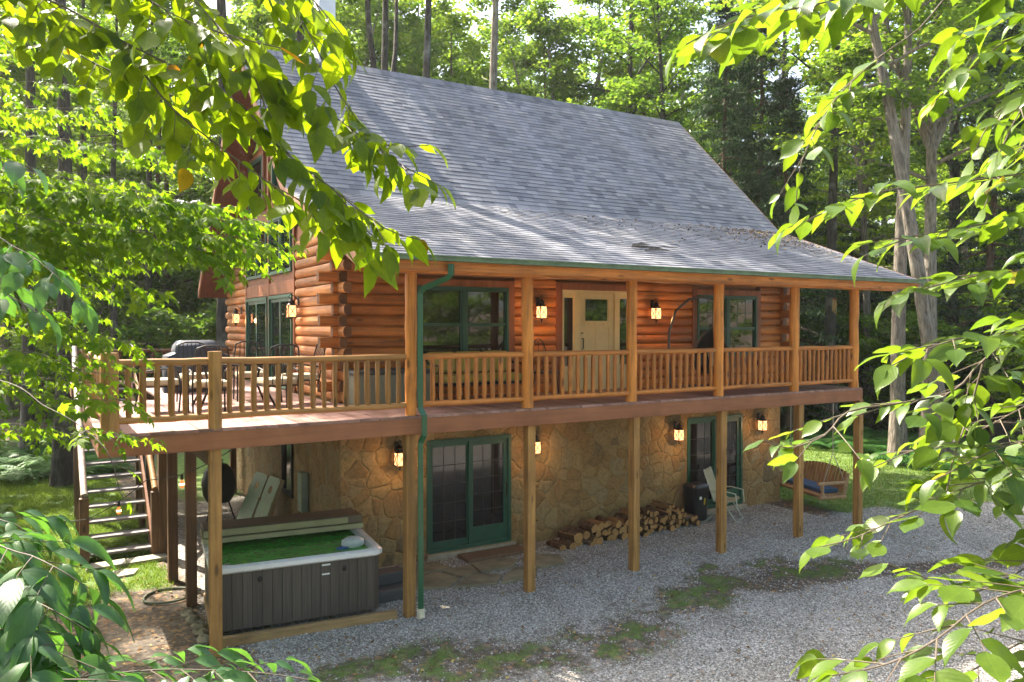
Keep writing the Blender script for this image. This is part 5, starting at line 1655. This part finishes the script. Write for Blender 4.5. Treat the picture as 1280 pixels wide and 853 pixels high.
# broad-leaved tree leaning in from the stair side, high over the camera
b = at(-330, 480, 3.4)
nt1 = near_tree('broadleaf_tree', 'broad-leaved tree whose backlit boughs hang over the gable and roof', 'tree', b.x, b.y)
tr = MB(); tr.tube([(b.x, b.y, -.2), (b.x + .05, b.y, 2.5), at(-300, 60, 3.4), at(-240, -260, 3.4)], [.13, .11, .09, .06], 10); tr.build('trunk', M_BARK, nt1, True, world=nt1)
S_ = Spray(21, .5)
J1 = at(-300, 60, 3.4); J2 = at(-240, -260, 3.4)
TLB = [
    ([J1, at(-60, -30, 3.1), at(60, 0, 2.9), at(150, 50, 2.8), at(230, 90, 2.75), at(300, 130, 2.7), at(350, 185, 2.7), at(420, 240, 2.65), at(480, 285, 2.6), at(525, 300, 2.6)], .016, .003),
    ([J2, at(60, -110, 3.0), at(200, -40, 2.9), at(270, 30, 2.8), at(340, 95, 2.75), at(410, 140, 2.7), at(470, 180, 2.7), at(535, 182, 2.65)], .014, .0028),
    ([J2, at(180, -120, 3.0), at(330, -40, 2.9), at(385, 40, 2.8), at(420, 110, 2.75), at(480, 190, 2.7), at(550, 232, 2.65)], .014, .0028),
    ([at(150, 50, 2.8), at(210, 130, 2.75), at(270, 180, 2.7), at(330, 225, 2.65), at(390, 260, 2.62), at(435, 300, 2.6)], .008, .0025),
    ([J1, at(-50, 20, 3.3), at(40, 30, 3.2), at(110, 75, 3.1), at(190, 110, 3.0), at(260, 135, 2.95)], .010, .003),
    ([J2, at(40, -80, 2.6), at(140, -30, 2.5), at(220, 20, 2.4), at(290, 45, 2.4), at(350, 60, 2.4)], .010, .003),
    ([J2, at(200, -120, 2.5), at(330, -60, 2.5), at(400, 10, 2.5), at(440, 60, 2.5)], .010, .003),
    ([at(420, 240, 2.65), at(455, 285, 2.65), at(485, 310, 2.65)], .005, .0025),
    ([at(270, 30, 2.8), at(310, 80, 2.6), at(330, 130, 2.6), at(350, 180, 2.6)], .006, .0025),
]
for i, (pts, r0, r1) in enumerate(TLB):
    S_.branch(pts, r0, r1, .27, .047, .036, .097, .45, start=.26 if i in (0, 1, 2, 4, 5, 6) else .06)
S_.build(nt1, [LT1, LT2, LT3], M_LF_FG, M_TWIG)

# sunlit tree on the drive side
b = at(1560, 520, 3.3)
nt2 = near_tree('broadleaf_tree', 'sunlit broad-leaved tree reaching its branches in over the gravel drive', 'tree', b.x, b.y)
tr = MB(); Q = [at(1560, y, 3.3) for y in (250, -150, -500)]
tr.tube([(b.x, b.y, -.2), (b.x, b.y + .04, 2.0), at(1560, 600, 3.3), Q[0], Q[1], Q[2]], [.14, .12, .10, .085, .06, .04], 10); tr.build('trunk', M_BARK, nt2, True, world=nt2)
S_ = Spray(5, .5)
T0 = at(1560, 600, 3.3)
RB = [
    ([Q[1], at(1330, -120, 2.6), at(1200, -20, 2.5), at(1150, 35, 2.5), at(1095, 75, 2.5), at(1040, 130, 2.5), at(1003, 200, 2.5), at(995, 255, 2.5)], .010, .003, .80, .13, .30),
    ([Q[2], at(1320, -180, 2.2), at(1180, -70, 2.1), at(1090, -15, 2.1), at(1000, 10, 2.1), at(920, 25, 2.1), at(850, 60, 2.1)], .010, .003, .35, .16, .45),
    ([Q[2], at(1350, -90, 2.3), at(1200, -50, 2.3), at(1080, -40, 2.3), at(960, 20, 2.3), at(900, 40, 2.3)], .010, .003, .45, .16, .5),
    ([Q[1], at(1400, 0, 2.7), at(1280, 40, 2.6), at(1220, 80, 2.6), at(1170, 125, 2.6)], .009, .003, .4, .14, .35),
    ([Q[1], at(1400, 60, 2.6), at(1290, 110, 2.5), at(1240, 150, 2.5), at(1215, 200, 2.5)], .008, .003, .4, .14, .35),
    ([Q[0], at(1400, 190, 2.7), at(1290, 215, 2.6), at(1180, 230, 2.5), at(1100, 240, 2.5), at(1040, 262, 2.5), at(985, 285, 2.5)], .010, .003, .42, .14, .25),
    ([Q[0], at(1400, 300, 2.6), at(1290, 335, 2.5), at(1220, 345, 2.4), at(1160, 360, 2.4), at(1110, 375, 2.4)], .010, .003, .42, .14, .25),
    ([Q[0], at(1400, 370, 2.6), at(1300, 400, 2.5), at(1230, 450, 2.4), at(1190, 490, 2.4), at(1120, 505, 2.4), at(1070, 520, 2.4)], .012, .004, .42, .14, .28),
    ([at(1120, 505, 2.4), at(1060, 515, 2.4), at(1030, 545, 2.35), at(985, 560, 2.35), at(955, 550, 2.35)], .006, .003, .35, .12, .3),
    ([at(1230, 450, 2.4), at(1210, 520, 2.4), at(1190, 580, 2.3), at(1180, 640, 2.3)], .006, .003, .1, .14, .3),
    ([T0, at(1420, 570, 2.5), at(1300, 590, 2.4), at(1220, 605, 2.3), at(1140, 640, 2.3), at(1070, 672, 2.3), at(1020, 685, 2.3)], .010, .003, .42, .14, .25),
    ([T0, at(1400, 470, 2.9), at(1300, 500, 2.8), at(1220, 540, 2.7), at(1150, 560, 2.7), at(1090, 585, 2.7)], .009, .003, .42, .13, .25),
    ([T0, at(1400, 650, 2.3), at(1300, 700, 2.2), at(1220, 740, 2.1), at(1150, 720, 2.1), at(1110, 705, 2.1)], .008, .003, .45, .14, .3),
    ([T0, at(1420, 740, 2.1), at(1300, 735, 1.9), at(1230, 755, 1.8), at(1170, 800, 1.75), at(1110, 830, 1.75), at(1040, 845, 1.75)], .009, .003, .5, .15, .4),
    ([T0, at(1420, 830, 2.1), at(1300, 800, 2.0), at(1230, 830, 1.95), at(1160, 870, 1.9)], .008, .003, .5, .14, .35),
    ([Q[0], at(1420, 130, 2.9), at(1320, 165, 2.8), at(1260, 200, 2.8), at(1230, 260, 2.8)], .008, .003, .45, .14, .35),
]
RB += [
    ([Q[0], at(1400, 240, 2.5), at(1290, 270, 2.4), at(1200, 285, 2.35), at(1130, 300, 2.3), at(1080, 320, 2.3)], .009, .003, .42, .14, .3),
    ([Q[0], at(1400, 420, 2.2), at(1300, 430, 2.2), at(1220, 420, 2.15), at(1150, 440, 2.1), at(1110, 460, 2.1)], .009, .003, .45, .14, .3),
    ([T0, at(1420, 520, 2.3), at(1320, 545, 2.3), at(1250, 560, 2.25), at(1170, 600, 2.2)], .008, .003, .42, .14, .3),
    ([Q[1], at(1420, 30, 2.4), at(1330, 60, 2.3), at(1280, 130, 2.3), at(1250, 190, 2.3)], .008, .003, .45, .14, .3),
    ([Q[1], at(1420, -40, 2.7), at(1330, 0, 2.7), at(1260, 20, 2.6), at(1200, 50, 2.6)], .008, .003, .4, .14, .3),
]
for pts, r0, r1, st, sz_, dr in RB:
    S_.branch(pts, r0, r1, .24, .05, .040, sz_ * .62, dr * .45, start=st)
S_.build(nt2, [LT1, LT2, LT3], M_LF_FG2, M_TWIG)

# maple with flat lime-green sprays over the lawn
b = at(-330, 480, 7.6)
nt3 = near_tree('maple_tree', 'lime-green maple spreading flat sprays over the lawn and stair side', 'tree', b.x, b.y)
tr = MB(); tr.tube([(b.x, b.y, -.2), (b.x, b.y, 2.0), (b.x + .1, b.y, 4), (b.x + .1, b.y + .1, 7), (b.x, b.y, 10)], [.17, .15, .12, .09, .05], 10); tr.build('trunk', M_BARK, nt3, True, world=nt3)
S_ = Spray(8, .75)
def mb_(py0, pts, d0, sz=.12, st=.3, gp=.085):
    P_ = [at(-320, py0, 7.6)] + [at(x, y, d) for x, y, d in pts]
    S_.branch(P_, .014, .003, .55, gp, .05, sz, .4, start=st)
mb_(60, [(-60, 120, 7.2), (80, 135, 7.0), (180, 128, 6.8)], 7)
mb_(110, [(-60, 160, 7.2), (90, 175, 6.9), (200, 190, 6.7), (260, 215, 6.6)], 7)
mb_(170, [(-50, 220, 7.2), (80, 235, 6.9), (180, 240, 6.8), (250, 262, 6.7)], 7)
mb_(200, [(-50, 260, 7.4), (60, 270, 7.3), (140, 285, 7.2), (210, 300, 7.2)], 7)
mb_(240, [(-50, 310, 7.2), (60, 330, 7.0), (150, 350, 6.9), (215, 372, 6.8)], 7)
mb_(290, [(-50, 370, 7.0), (50, 395, 6.8), (120, 420, 6.6), (185, 432, 6.6)], 7)
mb_(330, [(-50, 420, 6.6), (40, 440, 6.4), (100, 462, 6.3), (160, 470, 6.3)], 7)
mb_(380, [(-50, 470, 6.4), (30, 490, 6.3), (90, 500, 6.3), (150, 500, 6.3), (185, 520, 6.3)], 7)
mb_(140, [(-50, 200, 6.6), (120, 232, 6.6), (230, 285, 6.6), (300, 300, 6.6), (350, 312, 6.6)], 7, .115, .5, .08)
mb_(120, [(0, 215, 6.7), (160, 250, 6.7), (260, 275, 6.7), (320, 275, 6.7), (362, 290, 6.7)], 7, .115, .55, .08)
mb_(150, [(0, 260, 6.5), (150, 285, 6.5), (230, 310, 6.5), (290, 335, 6.5), (330, 342, 6.5)], 7, .115, .55, .08)
for k, (x0, y0, x1, y1) in enumerate(((60, 240, 300, 262), (120, 250, 340, 285), (100, 285, 375, 305), (140, 300, 350, 330), (60, 310, 290, 318), (180, 255, 330, 268))):
    mb_(y0 - 110, [(x0 - 80, y0 - 5, 6.8), (x0, y0, 6.75), ((x0 + x1) / 2, (y0 + y1) / 2 - 4, 6.7), (x1, y1, 6.7)], 7, .125, .5, .075)
for py, d in ((90, 8.2), (40, 8.0), (165, 8.4), (200, 8.0), (250, 8.4), (305, 8.2), (375, 8.0), (430, 8), (0, 8.0), (60, 9.5), (130, 9.5), (210, 9.5), (280, 9.3), (340, 9.0), (400, 8.8), (460, 8.6), (20, 9), (520, 8.5)):
    mb_(py - 40, [(-80, py, d), (20, py + 10, d), (110, py + 18, d), (rng.uniform(150, 215), py + 30, d)], d, .11, .25, .09)
S_.branch([at(-320, 470, 6.5), at(-40, 470, 5), at(60, 510, 4.6), at(110, 540, 4.5), at(137, 570, 4.4), at(150, 615, 4.4), at(160, 625, 4.4)], .008, .004, .3, .3, .06, .09, .1, start=.75)
S_.build(nt3, [MT], M_LF_MAP, M_TWIG)

# dark big-leaved bough by the stair side and the shrub under the camera
b = at(-360, 640, 3.0)
nt4 = near_tree('leafy_shrub', 'tall shrub with long drooping leaves rising below the stairs', 'shrub', b.x, b.y)
S_ = Spray(14)
tr = MB(); root4 = at(-200, 1000, 2.9)
tr.tube([(b.x, b.y, -.2), (b.x, b.y + .05, 1.2), at(-300, 820, 2.9)], [.06, .05, .035], 8); tr.build('trunk', M_BARKB, nt4, True, world=nt4)
K = at(-300, 820, 2.9)
for pts, sz_, dr, st in (
        ([K, at(-60, 690, 2.6), at(20, 690, 2.5), at(70, 710, 2.4), at(110, 735, 2.4)], .19, .25, .4),
        ([K, at(-60, 740, 2.5), at(20, 745, 2.4), at(70, 765, 2.3), at(110, 790, 2.3)], .19, .3, .4),
        ([K, at(-60, 790, 2.3), at(20, 790, 2.2), at(70, 815, 2.2), at(130, 840, 2.2)], .18, .3, .4),
        ([K, at(-60, 850, 2.1), at(40, 850, 2.1), at(120, 850, 2.1), at(180, 855, 2.1)], .17, .25, .4),
        ([K, at(-60, 880, 2.5), at(100, 848, 2.5), at(190, 838, 2.5), at(260, 838, 2.5), at(330, 842, 2.5), at(385, 850, 2.5)], .13, .15, .4),
        ([K, at(-60, 900, 2.4), at(120, 870, 2.4), at(230, 858, 2.4), at(300, 862, 2.4)], .13, .15, .45),
        ([K, at(-80, 660, 2.9), at(0, 650, 2.8), at(40, 670, 2.8)], .17, .3, .4)):
    S_.branch(pts, .008, .003, .26, .055, .042, sz_ * .8, dr * .8, start=st)
S_.build(nt4, LTN, M_LF_DK, M_TWIG)
b = at(-360, 420, 4.2)
nt5 = near_tree('young_beech', 'dark-leaved young tree in shade at the lawn edge before the woods', 'tree', b.x, b.y)
S_ = Spray(19)
tr = MB(); tr.tube([(b.x, b.y, -.2), (b.x, b.y, 3), (b.x, b.y, 6.2)], [.06, .05, .03], 8); tr.build('trunk', M_BARK, nt5, True, world=nt5)
for pts in (([(b.x, b.y, 4.6), at(-60, 290, 4.0), at(20, 310, 3.9), at(70, 345, 3.8), at(110, 385, 3.8)]), ([(b.x, b.y, 4.3), at(-60, 350, 4.0), at(10, 370, 3.9), at(60, 400, 3.9)]), ([(b.x, b.y, 5), at(-60, 180, 4.2), at(-5, 195, 4.2), at(40, 210, 4.2)])):
    S_.branch(pts, .007, .003, .25, .1, .065, .15, .4, start=.5)
S_.build(nt5, [LT1, LT2], M_LF_DK, M_TWIG)

# ------------------------------------------------------------------ ground stuff
def in_view(x, y, z=0.0):
    q = np.stack([x - CAM.x, y - CAM.y, np.full(np.shape(x), z - CAM.z)], -1)
    dz = q @ np.array(VF); px = HX + F_PX * (q @ np.array(VR)) / dz; py = HY - F_PX * (q @ np.array(VU)) / dz
    return (dz > .5) & (px > -120) & (px < 1400) & (py < 1000), dz


def gzv(x, y): return terrain(x, y) + 0.05 * (fbm(x, y, 0.6, 7) - 0.5) * np.where((np.abs(x - 5) < 7) & (y > -.8), .3, 1.0)


def rand_frames(n, up=1.0, tilt=.6):
    d = np.stack([nrg.normal(size=n), nrg.normal(size=n), nrg.normal(size=n) * tilt * .4], 1)
    return frames(d, np.stack([nrg.normal(size=n) * tilt, nrg.normal(size=n) * tilt, np.full(n, up)], 1))


# loose stones
N = 260000
x = nrg.uniform(-3, 15, N); y = nrg.uniform(-6.5, 2.45, N)
gr, gv, dk = cover(x, y); iv, dz = in_view(x, y)
keep = iv & (nrg.random(N) < gv * np.clip(14 / dz, .2, 1) ** 2 * .75) & (gr < .45)
x, y = x[keep], y[keep]; n = len(x)
OCT = np.array([(1, 0, 0), (-.9, .2, 0), (.1, 1, 0), (0, -1, .1), (.1, 0, .75), (0, 0, -.6)], float)
OCF = np.array([(0, 2, 4), (2, 1, 4), (1, 3, 4), (3, 0, 4), (2, 0, 5), (1, 2, 5), (3, 1, 5), (0, 3, 5)])
sz_ = .007 + .016 * nrg.random(n) ** 2.5
V, F = scatter(OCT, OCF, np.stack([x, y, gzv(x, y) + sz_ * .3], 1), rand_frames(n, 1, .5), np.stack([sz_, sz_ * (.6 + .4 * nrg.random(n)), sz_ * .8], 1))
def m_pebble():
    m = NM('loose_stone'); isl = m.island()
    col = m.ramp(isl, [(0, (.17, .158, .14)), (.4, (.35, .333, .303)), (.8, (.52, .497, .463)), (1, (.66, .64, .6))])
    return m.done(m.principled(col, .85, spec=.3))
tag(np_mesh('gravel', V, F, m_pebble()), kind='stuff')

# grass blades
def grass(n, x0, x1, y0, y1, hmin, hmax, wd, thr=.25, boost=1.0, far=22):
    x = nrg.uniform(x0, x1, n); y = nrg.uniform(y0, y1, n)
    gr, gv, dk = cover(x, y); iv, dz = in_view(x, y)
    k = iv & (nrg.random(n) < np.clip((gr - thr) * 2.0 * boost, 0, 1)) & (fbm(x, y, 3.5, 2) > .34)
    x, y, dz = x[k], y[k], dz[k]; m = len(x)
    T = np.array([(-.5, 0, 0), (.5, 0, 0), (.1, .25, .55), (0, .75, 1.0)], float); TF = np.array([(0, 1, 2), (0, 2, 3)])
    az = nrg.uniform(0, 6.28, m); h = hmin + (hmax - hmin) * nrg.random(m)
    fr = np.zeros((m, 3, 3)); fr[:, 0, 0] = np.cos(az); fr[:, 1, 0] = np.sin(az); fr[:, 0, 1] = -np.sin(az); fr[:, 1, 1] = np.cos(az); fr[:, 2, 2] = 1
    return scatter(T, TF, np.stack([x, y, gzv(x, y) - .005], 1), fr, np.stack([wd * (dz / 12) ** .5, h * nrg.random(m) * .9, h], 1))
parts_ = [grass(60000, -2, 10, -5, 1.5, .02, .075, .006, .22, 1.4), grass(190000, -7, -2.3, 2.4, 20, .03, .09, .009, .2), grass(120000, 10.5, 24, -1.5, 14, .03, .09, .012, .2)]
V = np.concatenate([p[0] for p in parts_]); o_ = 0; Fs = []
for p in parts_: Fs.append(p[1] + o_); o_ += len(p[0])
tag(np_mesh('grass', V, np.concatenate(Fs), M_GRASS), kind='stuff')

# fallen leaves and roof litter
n = 5200
x = np.concatenate([nrg.uniform(-6, 15, n), nrg.uniform(-4, -1, 500)]); y = np.concatenate([nrg.uniform(-5, 12, n), nrg.uniform(-1, 4, 500)])
k = ~((x > -.4) & (x < 10.8) & (y > 2.3)); x, y = x[k], y[k]; n = len(x)
V1, F1 = scatter(LEAF4, LEAF4F, np.stack([x, y, gzv(x, y) + .02], 1), rand_frames(n, 1, .35), .025 + .045 * nrg.random(n))
n = 1500
xr = np.clip(11.5 - np.abs(nrg.normal(size=n)) * 1.6, -.5, 11.5); yr = 3.2 - np.abs(nrg.normal(size=n)) * .9; k = yr > -.4; xr, yr = xr[k], yr[k]; n = len(xr)
xr = np.where(nrg.random(n) < .15, nrg.uniform(3, 8, n), xr)
V2, F2 = scatter(LEAF4, LEAF4F, np.stack([xr, yr, 5.24 + .3787 * (yr + .45) + .022], 1), rand_frames(n, 1, .4), .025 + .04 * nrg.random(n))
def m_litter():
    m = NM('dry_leaf'); col = m.ramp(m.island(), [(0, (.10, .05, .02)), (.45, (.22, .12, .05)), (.8, (.34, .22, .10)), (1, (.42, .32, .08))]); return m.done(m.principled(col, .8, spec=.2))
tag(np_mesh('fallen_leaves', np.concatenate([V1, V2]), np.concatenate([F1, F2 + len(V1)]), m_litter()), kind='stuff')

# air between the trees
mb = MB(); mb.box((-1100, -1100, -3), (1100, 1100, 48))
hz = NM('haze_air'); pv = hz.n('ShaderNodeVolumePrincipled'); pv.inputs['Color'].default_value = (.9, .95, .9, 1); pv.inputs['Density'].default_value = 0.0004; pv.inputs['Anisotropy'].default_value = .3
hz.l(pv.outputs[0], hz.out.inputs['Volume'])
tag(mb.build('haze', hz.mat), kind='stuff')
